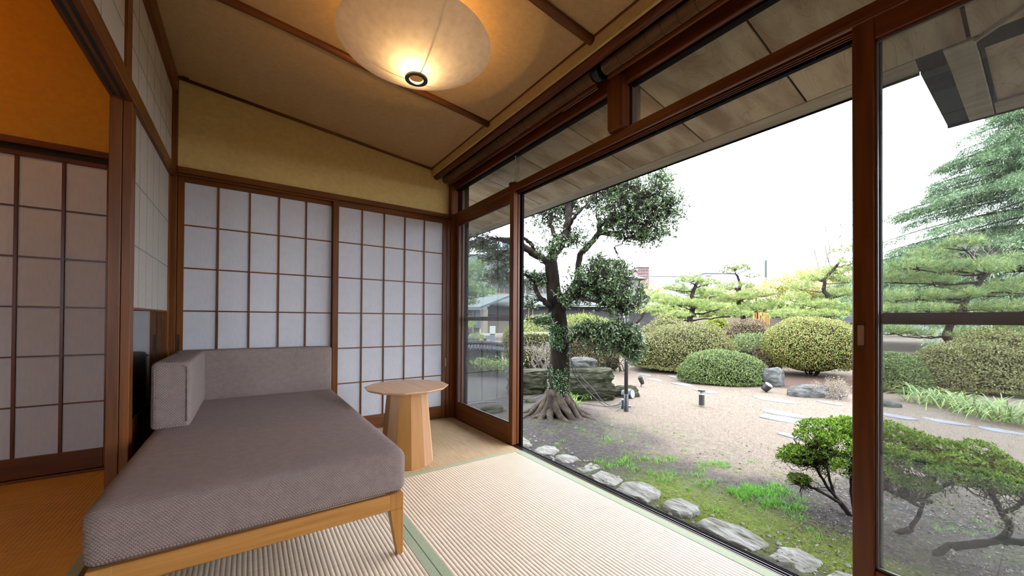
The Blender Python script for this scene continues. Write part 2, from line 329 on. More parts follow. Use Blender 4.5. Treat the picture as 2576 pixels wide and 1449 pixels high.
# roof mass above everything
c = struct('ceiling')
MB().hexa([(-.38, -2.0, 2.358+.02), (1.31, -2.0, 2.1745+.02), (-.38, 3.13, 2.358+.02), (1.31, 3.13, 2.1745+.02), (-.38, -2, 2.8), (1.31, -2, 2.8), (-.38, 3.13, 2.8), (1.31, 3.13, 2.8)]).build('ceiling_body', M['dark'], c)
cz = lambda x: 2.317-.1086*x
ys = [3.10, 2.16, 1.235, .31, -.615, -1.54, -1.95]
for a, b in zip(ys[:-1], ys[1:]):
    MB().hexa([(-.37, b+.002, cz(-.37)), (1.297, b+.002, cz(1.297)), (-.37, a-.002, cz(-.37)), (1.297, a-.002, cz(1.297)),
               (-.37, b+.002, cz(-.37)+.02), (1.297, b+.002, cz(1.297)+.02), (-.37, a-.002, cz(-.37)+.02), (1.297, a-.002, cz(1.297)+.02)]).build('ceiling_panel', M['ceiling_weave'], c)
for y in ys[1:-1]:
    MB().tube([(x, y, cz(x)-.010+.004*math.sin(x*7+y*3)) for x in np.linspace(-.37, 1.312, 9)], [.0205+.001*math.sin(k*1.9) for k in range(9)], 14).build('ceiling_batten', M['wood_x'], c, smooth=True)
MB().tube([(-.37, 3.098, cz(-.37)-.004), (1.305, 3.098, cz(1.297)-.004)], .0125, 10).build('ceiling_batten', M['wood_x'], c, smooth=True)
MB().tube([(1.297, y, cz(1.297)-.001+.001*math.sin(y*9)) for y in np.linspace(-1.9, 3.11, 30)], .0055, 8).build('edge_trim', M['wood_y'], c, smooth=True)
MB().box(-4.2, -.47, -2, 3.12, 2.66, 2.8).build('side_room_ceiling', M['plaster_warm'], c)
# plaster strip under the ceiling edge, round pole, recess
w = struct('wall_above_windows')
MB().box(1.300, 1.314, -1.95, 3.112, 2.112, 2.20).build('plaster_strip', M['plaster'], w)
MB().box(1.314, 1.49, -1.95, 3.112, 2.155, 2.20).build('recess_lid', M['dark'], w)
MB().tube([(1.345, y, 2.113+.002*math.sin(y*2.3)) for y in np.linspace(-1.9, 3.105, 24)], [.0272+.0012*math.sin(k*.9) for k in range(24)], 20).build('round_pole', M['red_y'], w, smooth=True)
# upper rail and header of the window wall
w = struct('trim_1')
box('upper_rail', M['red_y'], (1.49, 1.56, -1.95, 3.112, 2.018, 2.3), w, .004)
box('upper_glazing_bead', M['alu'], (1.515, 1.552, -1.95, 3.112, 2.010, 2.018), w, .001)
box('outer_upper_rail', M['dark'], (1.50, 1.66, -1.95, 3.4, 2.16, 2.5), w, 0)
box('header', M['red_y'], (1.49, 1.56, -1.95, 3.112, 1.760, 1.800), w, .004)
box('header_lip', M['red_y'], (1.49, 1.507, -1.95, 3.112, 1.752, 1.764), w, .003)
for k in range(3): box('header_groove_rib', M['red_y'], (1.516+.014*k, 1.520+.014*k, -1.95, 3.112, 1.748, 1.762), w, .001)
box('outer_header', M['alu'], (1.558, 1.568, -1.95, 3.4, 1.742, 1.80), w, .001)
box('outer_header_top', M['alu'], (1.568, 1.64, -1.95, 3.4, 1.776, 1.80), w, .001)
box('mullion_post', M['red_z'], (1.462, 1.535, 1.193, 1.287, 1.798, 2.068), w, .010)
box('mullion_outer', M['alu_mid'], (1.535, 1.60, 1.185, 1.262, 1.798, 2.03), w, .002)
# corner post by the paper screens
w = struct('trim_2')
box('corner_post', M['wood_z'], (1.464, 1.53, 3.052, 3.13, -.02, 2.30), w, .003)
box('outer_jamb', M['alu'], (1.53, 1.64, 3.055, 3.20, -.3, 2.3), w, .002)
# sill with sliding tracks
w = struct('trim_3')
box('sill_board', M['wood_y'], (1.4885, 1.4975, -1.95, 3.112, -.03, -.0005), w, .001)
box('sill_base', M['alu'], (1.4975, 1.546, -1.95, 3.2, -.06, -.010), w, 0)
for a in (1.4985, 1.5145, 1.5300, 1.5400): box('track_wall', M['alu'], (a, a+.006, -1.95, 3.2, -.011, .000), w, .001)
for a in (1.5075, 1.5240): box('track_rail', M['rail_light'], (a, a+.0022, -1.95, 3.2, -.011, -.002), w, .0005)
box('sill_lower_step', M['alu'], (1.546, 1.615, -1.95, 3.2, -.16, -.052), w, 0)
box('sill_outer_face', M['board'], (1.55, 1.60, -1.95, 3.2, -.44, -.16), w, 0)
# transom glazing: frameless sliding panes
for i, (a, b, x) in enumerate(((3.05, 2.125, 1.530), (2.155, 1.20, 1.522), (1.20, .15, 1.526), (.15, -1.9, 1.524))):
    w = struct('window_%d' % (i+1))
    box('pane', M['glass'], (x, x+.004, b, a, 1.800, 2.016), w, 0)
    if i == 0: box('outer_stile', M['alu_mid'], (1.555, 1.58, 3.02, 3.055, 1.80, 2.016), w)
    if i == 1: box('glass_edge_strip', M['board'], (x-.0045, x-.0005, 2.150, 2.1555, 1.80, 2.014), w, 0)
g = MB(); g.tube([(1.500, 2.175, 1.812), (1.500, 2.125, 1.812)], .009, 8); g.tube([(1.500, 2.19, 1.814), (1.500, 2.17, 1.814)], .012, 8)
g.box(1.49, 1.53, 2.10, 2.19, 1.797, 1.804)
g.build('pane_catch', M['black'], bpy.data.objects['window_2'])
# ------------------------------------------------------------------ wooden glass doors
def glass_door(n, y1, y0, x, st1, st0, handle_y=None, haze='glass'):
    d = struct('door_%d' % n); xa, xb = x, x+.036; zt, zb = 1.756, .001
    box('stile', M['red_z'] if n != 4 else M['wood_z'], (xa, xb, y1-st1, y1, zb, zt), d, .003)
    box('stile', M['wood_z'], (xa, xb, y0, y0+st0, zb, zt), d, .003)
    ya, yb = y0+st0, y1-st1
    box('top_rail', M['red_y'] if n != 4 else M['wood_y'], (xa, xb, ya, yb, 1.690 if n != 4 else 1.684, zt), d, .003)
    box('bottom_rail', M['wood_y'], (xa, xb, ya, yb, zb, .142), d, .003)
    box('pane', M[haze], (x+.017, x+.021, ya-.003, yb+.003, .139, 1.70), d, 0)
    for nm, bb in (('glazing_bead', (x+.008, x+.017, ya, ya+.006, .142, 1.69)), ('glazing_bead', (x+.008, x+.017, yb-.006, yb, .142, 1.69)),
                   ('glazing_bead', (x+.008, x+.017, ya, yb, .142, .149)), ('glazing_bead', (x+.008, x+.017, ya, yb, 1.68, 1.69))):
        box(nm, M['alu_mid'], bb, d, .001)
    if handle_y is not None:
        h = MB(); w_ = .0105
        h.box(x-.0015, x+.001, handle_y-w_, handle_y+w_, .783, .792).box(x-.0015, x+.001, handle_y-w_, handle_y+w_, .852, .861)
        h.box(x-.0015, x+.001, handle_y-w_, handle_y-w_+.003, .79, .855).box(x-.0015, x+.001, handle_y+w_-.003, handle_y+w_, .79, .855)
        hp = h.build('handle_plate', M['brass_dark'], d)
        box('handle_recess', M['brass_glow'], (x-.0006, x+.0004, handle_y-w_+.003, handle_y+w_-.003, .792, .852), hp, 0)
    return d
M['brass_dark'] = mat('dark_bronze_handle', (.10, .055, .035), rough=.35, metal=.8)
M['brass_glow'] = mat('bronze_recess', (.30, .17, .11), rough=.45, metal=.7)
glass_door(1, 3.045, 2.139, 1.495, .060, .047, 2.163, 'glass_hazy')
glass_door(2, .353, -.66, 1.495, .050, .050, .333, 'glass_hazy')
glass_door(3, -.67, -1.93, 1.495, .050, .050, None, 'glass_hazy')
d = struct('door_4')     # second wooden leaf parked behind the first
box('stile', M['red_z'], (1.536, 1.556, 2.143, 2.20, .001, 1.745), d, .003)
box('stile', M['wood_z'], (1.536, 1.556, 2.975, 3.05, .001, 1.745), d, .003)
def screen_door(n, y1, y0, x, mesh):
    d = struct('door_%d' % n); s = .030
    for a in (y0, y1-s): box('stile', M['alu'], (x, x+.022, a, a+s, -.05, 1.76), d, .002)
    box('top_rail', M['alu'], (x, x+.022, y0+s, y1-s, 1.748, 1.768), d, .002); box('bottom_rail', M['alu'], (x, x+.022, y0+s, y1-s, -.05, .05), d, .002)
    box('middle_rail', M['alu_mid'], (x, x+.022, y0+s, y1-s, .855, .889), d, .003)
    if mesh: box('insect_screen', M['screen'], (x+.010, x+.0105, y0+s, y1-s, .05, 1.735), d, 0)
screen_door(5, 3.10, 2.157, 1.580, True)
screen_door(6, .335, -.66, 1.580, True)
# ------------------------------------------------------------------ paper screens
def shoji(n, xa, xb, px0, px1, zs, ncol, y, mw, zbot, wd='wood', zt=1.745):
    d = struct('door_%d' % n); yb = y+.028
    box('stile', M[wd+'_z'], (xa, px0, y, yb, zbot, zt), d, .002); box('stile', M[wd+'_z'], (px1, xb, y, yb, zbot, zt), d, .002)
    box('top_rail', M[wd+'_x'], (px0, px1, y, yb, zs[0], zt), d, .002); box('bottom_rail', M[wd+'_x'], (px0, px1, y, yb, zbot, zs[-1]), d, .002)
    xs = [px0+(px1-px0)*k/ncol for k in range(ncol+1)]
    pm = None
    for i in range(ncol):
        for j in range(len(zs)-1):
            if pm is None:
                q = MB().box(0, xs[1]-xs[0], 0, .0015, 0, zs[0]-zs[1]).build('paper_pane', M['paper'], d); pm = q.data
            else:
                q = link('paper_pane', pm, d)
            q.location = (xs[i], y+.012, zs[j+1])
    for k in range(1, ncol): box('muntin', M[wd+'_z'], (xs[k]-mw/2, xs[k]+mw/2, y+.003, y+.0118, zs[-1], zs[0]), d, .001)
    for z in zs[1:-1]: box('muntin', M[wd+'_x'], (px0, px1, y+.005, y+.0118, z-.004, z+.004), d, .001)
    return d
zr = [1.711-.268*k for k in range(7)]
shoji(7, -.366, .520, -.334, .506, zr, 5, 3.100, .0095, .006)
s2 = 3.078/3.112
d = shoji(8, .512, 1.430, .551, 1.394, [1.708-.2665*k for k in range(7)], 5, 3.070, .0095, .006)
shoji(9, -1.42, -.60, -1.335, -.672, [1.710-.2645*k for k in range(7)], 4, 3.100, .0135, .014, 'red', 1.735)
shoji(10, -2.30, -1.43, -2.26, -1.47, [1.710-.2645*k for k in range(7)], 5, 3.100, .0135, .014, 'red', 1.735)
# pulls on the screen edges
box('finger_pull', M['dark'], (-.360, -.350, 3.0985, 3.101, .66, .76), bpy.data.objects['door_7'], .001)
# lintels (kamoi) and lower tracks
w = struct('trim_4')
box('lintel', M['wood_x'], (-.368, 1.464, 3.085, 3.13, 1.758, 1.800), w, .003)
box('lintel_lower', M['wood_x'], (-.368, 1.464, 3.066, 3.13, 1.738, 1.750), w, .002)
box('lintel_core', M['dark'], (-.368, 1.464, 3.10, 3.13, 1.748, 1.76), w, 0)
box('post_right', M['wood_z'], (1.430, 1.468, 3.066, 3.13, -.02, 1.745), w, .003)
box('floor_track', M['wood_x'], (-.368, 1.468, 3.085, 3.13, -.02, .006), w, .002)
w = struct('trim_5')
box('lintel', M['red_x'], (-4.2, -.456, 3.082, 3.13, 1.765, 1.801), w, .003)
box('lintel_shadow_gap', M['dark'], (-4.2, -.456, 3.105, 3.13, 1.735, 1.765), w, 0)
box('floor_track', M['red_x'], (-4.2, -.456, 3.083, 3.13, -.02, .012), w, .002)
# ------------------------------------------------------------------ left partition
w = struct('trim_6')
box('partition_lintel', M['wood_y'], (-.456, -.384, -1.95, 3.10, 1.730, 1.800), w, .003)
for k in range(2): box('lintel_groove', M['dark'], (-.442+.024*k, -.430+.024*k, -1.95, 2.10, 1.7285, 1.7305), w, 0)
box('post', M['wood_z'], (-.456, -.4195, 2.12, 2.20, -.02, 1.735), w, .002)
box('wall_plate', M['wood_y'], (-.47, -.370, -1.95, 3.112, 2.262, 2.42), w, .004)
box('corner_post', M['wood_z'], (-.456, -.368, 3.092, 3.13, -.02, 2.42), w, .002)
box('transom_mullion', M['wood_z'], (-.410, -.386, 2.02, 2.082, 1.80, 2.27), w, .002)
box('transom_mullion', M['wood_z'], (-.410, -.386, .2, .262, 1.80, 2.27), w, .002)
def thin_paper(name, y0, y1, z0, z1, x, vy, hz, par):
    box('paper_sheet', M['paper_thin'], (x-.001, x, y0, y1, z0, z1), par, 0)
    for k in range(1, int((y1-y0)/vy)): box('lattice_shadow_strip', M['lattice_shadow_strip'], (x-.0002, x+.0003, y0+k*vy-.0028, y0+k*vy+.0028, z0, z1), par, 0)  # lattice shadow painted as thin dark strips on the paper face
    for z in hz: box('lattice_shadow_strip', M['lattice_shadow_strip'], (x-.0002, x+.0003, y0, y1, z-.0028, z+.0028), par, 0)
    n = int((y1-y0)/vy)
    for k in range(1, n): box('lattice_bar', M['red_z'], (x-.013, x-.0025, y0+k*vy-.004, y0+k*vy+.004, z0, z1), par, 0)
    for z in hz: box('lattice_bar', M['red_y'], (x-.013, x-.0025, y0, y1, z-.004, z+.004), par, 0)
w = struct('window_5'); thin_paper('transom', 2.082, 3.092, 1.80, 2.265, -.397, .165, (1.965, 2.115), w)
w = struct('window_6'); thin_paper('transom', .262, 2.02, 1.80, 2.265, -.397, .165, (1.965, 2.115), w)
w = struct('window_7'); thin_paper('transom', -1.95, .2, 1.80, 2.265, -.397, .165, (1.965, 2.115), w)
d = struct('door_11')
box('stile', M['wood_z'], (-.418, -.390, 2.122, 2.182, .004, 1.73), d, .002)
box('stile', M['wood_z'], (-.418, -.396, 3.05, 3.092, .004, 1.73), d, .002)
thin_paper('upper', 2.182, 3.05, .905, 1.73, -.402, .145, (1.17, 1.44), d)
box('paper_lower_edge', M['wood_y'], (-.416, -.401, 2.182, 3.05, .897, .906), d, .001)
box('glass_pane', M['glass'], (-.412, -.409, 2.182, 3.05, .425, .897), d, 0)
box('pane_backing', M['dark'], (-.430, -.424, 2.182, 3.05, .425, .897), d, 0)
for k in range(9): box('wainscot_board', M['dark_board'] if 'dark_board' in M else M['wood_z'], (-.425, -.406, 2.182+.0965*k+.001, 2.182+.0965*(k+1)-.001, .06, .425), d, .0015)
box('bottom_rail', M['wood_y'], (-.42, -.400, 2.182, 3.05, .004, .06), d, .002)
MB().box(-.452, -.432, 2.2, 3.10, 0, .90).build('back_panel', M['red_z'], d)
# small black wire hook where ceiling and posts meet
g = MB().tube([(-.36, 3.085, 2.352), (-.345, 3.06, 2.345), (-.33, 3.05, 2.338), (-.315, 3.045, 2.333)], [.003, .003, .0035, .004], 6)
g.build('wire_hook', M['black'], None, label='small black wire hook at the ceiling corner above the screens', category='hook')

# ================================================================== LAMPS
warm = (1.0, .60, .22)
lc = (.623, 1.677); zr_, zrim, rr = 1.966, 2.12, .340
t = thing('ceiling_lamp', 'shallow cone paper ceiling lamp with a dark ring below its glowing bulb', 'lamp', (lc[0], lc[1], cz(lc[0])))
def lampshade():
    M['shade'] = mat('lamp_paper', (.76, .70, .62), (.66, .60, .52), scale=30, rough=.85, detail=6, transl=.24, spec=.2)
    pr = [(.040, 0.0)]+[(.04+(rr-.04)*s, (zrim-zr_)*(s**1.25)) for s in np.linspace(.06, 1, 14)]
    MB().lathe(pr, (lc[0], lc[1], zr_), 64).build('shade', M['shade'], t, smooth=True)
lampshade()
MB().lathe([(.033, -.004), (.051, -.004), (.051, .004), (.033, .004), (.033, -.004)], (lc[0], lc[1], zr_-.001), 40).build('ring', M['black'], t, bev=0)
MB().lathe([(.032, -.003), (.034, -.003), (.034, .006), (.032, .006), (.032, -.003)], (lc[0], lc[1], zr_), 32).build('inner_collar', M['lamp_white'], t)
for k in range(3):
    a = .5+k*2.0944
    MB().tube([(lc[0]+.048*math.cos(a), lc[1]+.048*math.sin(a), zr_+.006), (lc[0]+.30*math.cos(a), lc[1]+.30*math.sin(a), zr_+.150)], .0022, 6).build('strut', M['black'], t)
MB().tube([(lc[0], lc[1], cz(lc[0])), (lc[0], lc[1], zr_+.15)], .012, 14).build('stem', M['lamp_white'], t, smooth=True)
sock = MB().tube([(lc[0], lc[1], zr_+.15), (lc[0], lc[1], zr_+.09)], .017, 14).build('socket', M['lamp_white'], t, smooth=True)
bm_ = bpy.data.materials.new('bulb_glow'); bm_.use_nodes = True; e = bm_.node_tree.nodes['Principled BSDF']
e.inputs['Emission Color'].default_value = (1, .62, .25, 1); e.inputs['Emission Strength'].default_value = 6; e.inputs['Base Color'].default_value = (.9, .8, .6, 1)
MB().lathe([(.004, .0), (.016, .006), (.021, .02), (.019, .034), (.011, .048), (.010, .056)], (lc[0]-.55*.03, lc[1]-.83*.03, zr_+.075), 20, True).build('bulb', bm_, sock, smooth=True)
lp = light('lamp_glow', 'POINT', (lc[0]-.57*.035, lc[1]-.82*.035, zr_+.050), 1.9, (1, .64, .27), shadow_soft_size=.012); lp.parent = None
# the side room's own lamp hangs above and left of the frame
t = thing('pendant_lamp', 'round paper pendant lamp of the side room', 'lamp', (-1.5, 2.3, 2.66))
MB().tube([(-1.5, 2.3, 2.66), (-1.5, 2.3, 2.55)], .005, 8).build('cable', M['black'], t)
MB().lathe([(.04, -.16), (.16, -.13), (.22, 0), (.16, .13), (.04, .16)], (-1.5, 2.3, 2.42), 24).build('shade', M['shade'], t, smooth=True)
light('side_room_lamp_light', 'POINT', (-1.5, 2.3, 2.42), 17, (1.0, .55, .16), shadow_soft_size=.15)

# ================================================================== DAYBED
def rbox(x0, x1, y0, y1, z0, z1, r=.03, n=14, crown=0.0):
    c = np.array([(x0+x1)/2, (y0+y1)/2, (z0+z1)/2]); hs = np.array([x1-x0, y1-y0, z1-z0])/2; rr_ = np.minimum(r, hs*.98)
    t_ = np.linspace(-1, 1, n+1); t_ = np.sign(t_)*(1-(1-np.abs(t_))**1.8)
    V = []; Fc = []
    for ax in range(3):
        for sg in (-1, 1):
            o = len(V)
            for a in t_:
                for b in t_:
                    p = np.zeros(3); p[ax] = sg; p[(ax+1) % 3] = a; p[(ax+2) % 3] = b; V.append(p)
            for i in range(n):
                for j in range(n):
                    q = (o+i*(n+1)+j, o+(i+1)*(n+1)+j, o+(i+1)*(n+1)+j+1, o+i*(n+1)+j+1); Fc.append(q if sg > 0 else q[::-1])
    V = np.array(V)*hs; inner = hs-rr_; cl = np.clip(V, -inner, inner); d_ = (V-cl)/rr_; L_ = np.linalg.norm(d_, axis=1, keepdims=True)
    P = cl+np.where(L_ > 0, d_/np.maximum(L_, 1e-9), 0)*rr_
    if crown:
        u = (1-(P[:, 0]/hs[0])**2)*(1-(P[:, 1]/hs[1])**2); P[:, 2] += crown*np.clip(u, 0, 1)*(P[:, 2] > 0)
    return P+c, Fc
def rb(name, m_, b, par, r=.03, crown=0, n=14):
    V, Fc = rbox(*b, r=r, crown=crown, n=n); q = MB(); q.add(V, Fc)
    o = q.build(name, m_, par, smooth=True)
    bm = bmesh.new(); bm.from_mesh(o.data); bmesh.ops.remove_doubles(bm, verts=bm.verts[:], dist=1e-5); bm.to_mesh(o.data); bm.free(); return o
t = thing('daybed', 'taupe woven fabric daybed on a pale oak frame in front of the paper screens', 'sofa', (.07, 2.15, 0))
rb('seat_cushion', M['fabric'], (-.341, .490, 1.381, 2.985, .222, .378), t, r=.032, crown=.006, n=20)
rb('backrest', M['fabric'], (-.345, .480, 2.872, 2.99, .36, .672), t, r=.022)
arm_ = rb('armrest', M['fabric_arm'], (-.345, -.208, 2.222, 2.95, .372, .668), t, r=.022)
# piping seams on cushion ends
for b in ((-.331, -.222, 2.2205),):
    MB().tube([(b[0], b[2], .40), (b[0], b[2], .640), (b[0]+.010, b[2], .652), (b[1]-.012, b[2], .652), (b[1], b[2], .640), (b[1], b[2], .40)], .0022, 6).build('piping', M['fabric_arm'], arm_, smooth=True)
fr = MB().box(-.285, .434, 1.3805, 1.403, .166, .2235).build('front_rail', M['oak_x'], t, bev=.003)
MB().box(.452, .474, 1.43, 2.93, .166, .2235).build('side_rail', M['oak_y'], t, bev=.003)
MB().box(-.325, -.303, 1.43, 2.93, .166, .2235).build('side_rail', M['oak_y'], t, bev=.003)
MB().box(-.325, .474, 2.95, 2.972, .166, .2235).build('back_rail', M['oak_x'], t, bev=.003)
def leg(xo, xi, yo, yi):
    # tapered: outer faces vertical, inner faces slope in
    sx = 1 if xi > xo else -1; sy = 1 if yi > yo else -1; w0, w1 = .023, .050
    def ring(z, w): return [(xo, yo, z), (xo+sx*w, yo, z), (xo, yo+sy*w*.9, z), (xo+sx*w, yo+sy*w*.9, z)]
    m_ = MB(); P = ring(0, w0)+ring(.166, w1); m_.hexa(P); m_.hexa(ring(.166, w1)+ring(.2235, w1)); return m_
for a in ((.477, 0, 1.380, 2), (-.329, 1, 1.380, 2), (.477, 0, 2.978, 1), (-.329, 1, 2.978, 1)):
    leg(a[0], a[1], a[2], a[3]).build('leg', M['oak_z'], t, bev=.0025)
# ================================================================== SIDE TABLE
tc_ = (.800, 2.262)
t = thing('side_table', 'round maple side table with twelve-sided top and faceted stave base', 'table', (tc_[0], tc_[1], 0))
n = 12; R1, R2, ph = .249, .249, .14
top = [(tc_[0]+.247*math.cos(2*math.pi*(k+.0)/n+ph), tc_[1]+.247*math.sin(2*math.pi*(k)/n+ph)) for k in range(n)]
q = MB(); V = [(x, y, .458) for x, y in top]+[(x, y, .4535) for x, y in top]+[(tc_[0]+(x-tc_[0])*.93, tc_[1]+(y-tc_[1])*.93, .443) for x, y in top]
Fc = [tuple(range(n)), tuple(range(2*n, 3*n))[::-1]]+[(r*n+k, r*n+(k+1) % n, (r+1)*n+(k+1) % n, (r+1)*n+k)[::-1] for r in range(2) for k in range(n)]
q.add(V, Fc); q.build('tabletop', M['oak_top'], t, bev=.0008)
order = [0, 1, 3, 0, 1, 2, 4, 3, 0, 1, 2, 4]
for k in range(n):
    a0, a1 = 2*math.pi*k/n+ph+.2, 2*math.pi*(k+1)/n+ph+.2; P = []
    for z, r in ((0, .160), (.444, .118)):
        for rr2 in (r, r-.016):
            for a in (a0+.002, a1-.002): P.append((tc_[0]+rr2*math.cos(a), tc_[1]+rr2*math.sin(a), z))
    q = MB(); q.hexa([P[i] for i in (0, 1, 2, 3, 4, 5, 6, 7)]); q.build('stave', STV[order[k]], t, bev=.0006)
# ================================================================== ROLLED BLINDS
def blind(label, y0, y1):
    t = thing('rolled_reed_blind', label, 'blind', (1.424, (y0+y1)/2, 2.098), 'rolled reed blinds above the glass doors')
    n = 56; V = []; r0 = .0305
    prof = [(r0+(.0012 if k % 2 else -.0008)) for k in range(n)]
    rows = np.linspace(y0, y1, 2)
    for y in rows:
        for k in range(n):
            a = 2*math.pi*k/n; V.append((1.424+prof[k]*math.cos(a), y, 2.098+prof[k]*math.sin(a)))
    Fc = [(k, (k+1) % n, n+(k+1) % n, n+k) for k in range(n)]+[tuple(range(n))[::-1], tuple(range(n, 2*n))]
    q = MB(); q.add(V, Fc); roll = q.build('reed_roll', M['reed'], t)
    MB().box(1.440, 1.452, y0, y1, 2.050, 2.068).build('bottom_bar', M['wood_y'], t, bev=.002)
    for k in range(int((y1-y0)/.075)):
        y = y0+.04+k*.075; MB().lathe([(r0+.0014, -.0012), (r0+.0014, .0012)], (0, 0, 0), 20)
        a = np.linspace(0, 2*math.pi, 21)
        if k < 60: MB().tube([(1.424+.0318*math.cos(b), y, 2.098+.0318*math.sin(b)) for b in a], .0009, 4, cap=False).build('cord_stitch', M['dark'], roll)
M['reed'] = wood('brown_reed', (.175, .088, .040), (.085, .042, .020), 1, rough=.6, bump=.4)
blind('dark rolled reed blind over the left half of the windows', 1.335, 3.09)
blind('dark rolled reed blind over the right half of the windows', -1.2, 1.262)
t = thing('blind_bracket', 'black bracket between the two rolled blinds', 'bracket', (1.424, 1.30, 2.1))
MB().tube([(1.424, 1.285, 2.098), (1.424, 1.318, 2.098)], .040, 20).build('bracket_disc', M['black'], t, bev=.003)
MB().box(1.41, 1.49, 1.285, 1.30, 2.07, 2.10).build('bracket_arm', M['black'], t, bev=.002)
MB().tube([(1.455, 1.335, 2.047), (1.455, 1.60, 2.047)], .0018, 6).build('pull_rod', M['rail_light'], t)
t = thing('blind_pull_chain', 'thin black beaded pull chain hanging beside the right paper screen', 'chain', (1.42, 3.045, 2.06))
pts = [(1.425, 3.045, 2.07), (1.424, 3.045, 1.6), (1.416, 3.045, 1.2), (1.404, 3.045, .95), (1.392, 3.045, .75), (1.386, 3.045, .62), (1.389, 3.045, .565), (1.400, 3.045, .535), (1.412, 3.045, .525)]
P = np.array(pts); s_ = np.concatenate([[0], np.cumsum(np.linalg.norm(np.diff(P, axis=0), axis=1))]); q = MB()
tt = np.arange(0, s_[-1], .0062); PP = np.stack([np.interp(tt, s_, P[:, k]) for k in range(3)], 1)
for p in PP: q.lathe([(.0003, -.0023), (.0019, 0), (.0003, .0023)], p, 5)
q.build('bead', M['black'], t, kind='stuff')
MB().box(1.410, 1.418, 3.041, 3.047, .455, .53).build('toggle', M['lamp_white'], t, bev=.001)

# ================================================================== EAVES
e = struct('eaves')
MX = .18; X0, XI, XO = 1.58, 2.64, 2.76; zs = lambda x: 2.132+MX*(XI-x)
def sof(x0, x1, y0, y1, name='soffit_panel', m_='soffit', dz=0, th=.012):
    g_ = .0055
    P = [(x, y, zs(x)+dz+t_) for t_ in (0, th) for y in (y0+g_, y1-g_) for x in (x0, x1)]
    return MB().hexa(P).build(name, M[m_], e)
y = .764+.6*18
ysf = [.823-.6*.0+.6*k for k in range(-1, 14)]
for a, b in zip(ysf[:-1], ysf[1:]): sof(X0, XI-.006, a, b)
MB().hexa([(x, y, zs(x)+.012+t_) for t_ in (0, .01) for y in (.0, 9.0) for x in (X0, XO)]).build('soffit_backing', M['dark'], e)
MB().hexa([(XI, .39, 2.131), (XO-.012, .39, 2.112), (XI, 9, 2.131), (XO-.012, 9, 2.112), (XI, .39, 2.17), (XO-.012, .39, 2.16), (XI, 9, 2.17), (XO-.012, 9, 2.16)]).build('eave_board', M['board'], e, bev=.002)
MB().box(XO-.012, XO, .39, 9, 2.103, 2.19).build('drip_edge', M['alu'], e)
MB().hexa([(1.5, .3, 2.6), (XO, .3, 2.19), (1.5, 9, 2.6), (XO, 9, 2.19), (1.5, .3, 2.75), (XO, .3, 2.22), (1.5, 9, 2.75), (XO, 9, 2.22)]).build('roof_slab', M['alu'], e)
# deeper eave past the corner
X2 = 3.61
def q8(x0, x1, y0, y1, za, zb, th, nm, m_, bev=0):
    return MB().hexa([(x0, y0, za), (x1, y0, zb), (x0, y1, za), (x1, y1, zb), (x0, y0, za+th), (x1, y0, zb+th), (x0, y1, za+th), (x1, y1, zb+th)]).build(nm, M[m_], e, bev=bev)
q8(XO-.0, X2, .300, .388, 2.11, 2.095, .05, 'gutter_strip', 'asphalt' if 'asphalt' in M else 'alu')
q8(XI, X2-.03, .205, .300, 2.125, 2.085, .05, 'verge_board', 'board', .002)
q8(XI, X2-.03, .188, .202, 2.145, 2.10, .03, 'verge_gap', 'dark')
for k in range(6):
    y1 = .198-.36*k; q8(XI+.004, X2-.17, y1-.355, y1, 2.150, 2.115, .02, 'soffit_panel', 'soffit')
for k in range(4):
    y1 = .22-.6*k; sof(X0, XI-.006, y1-.598, y1)
q8(X2-.16, X2-.03, -2.2, .20, 2.105, 2.085, .04, 'eave_board', 'board', .002)
q8(X2-.03, X2, -2.2, .388, 2.085, 2.085, .08, 'drip_edge', 'alu')
q8(XO, X2, .28, .395, 2.17, 2.15, .03, 'verge_cover', 'alu')
MB().hexa([(1.5, -2.2, 2.6), (X2, -2.2, 2.19), (1.5, .3, 2.6), (X2, .3, 2.19), (1.5, -2.2, 2.75), (X2, -2.2, 2.22), (1.5, .3, 2.75), (X2, .3, 2.22)]).build('roof_slab', M['alu'], e)
MB().tube([(XI+.02, .205, 2.128), (2.3, -.35, 2.20), (1.9, -1.0, 2.27)], .012, 6).build('hip_batten', M['board'], e)
MB().box(-4.4, 1.52, -2.2, 3.4, 2.8, 2.9).build('roof_cover', M['alu'], e)
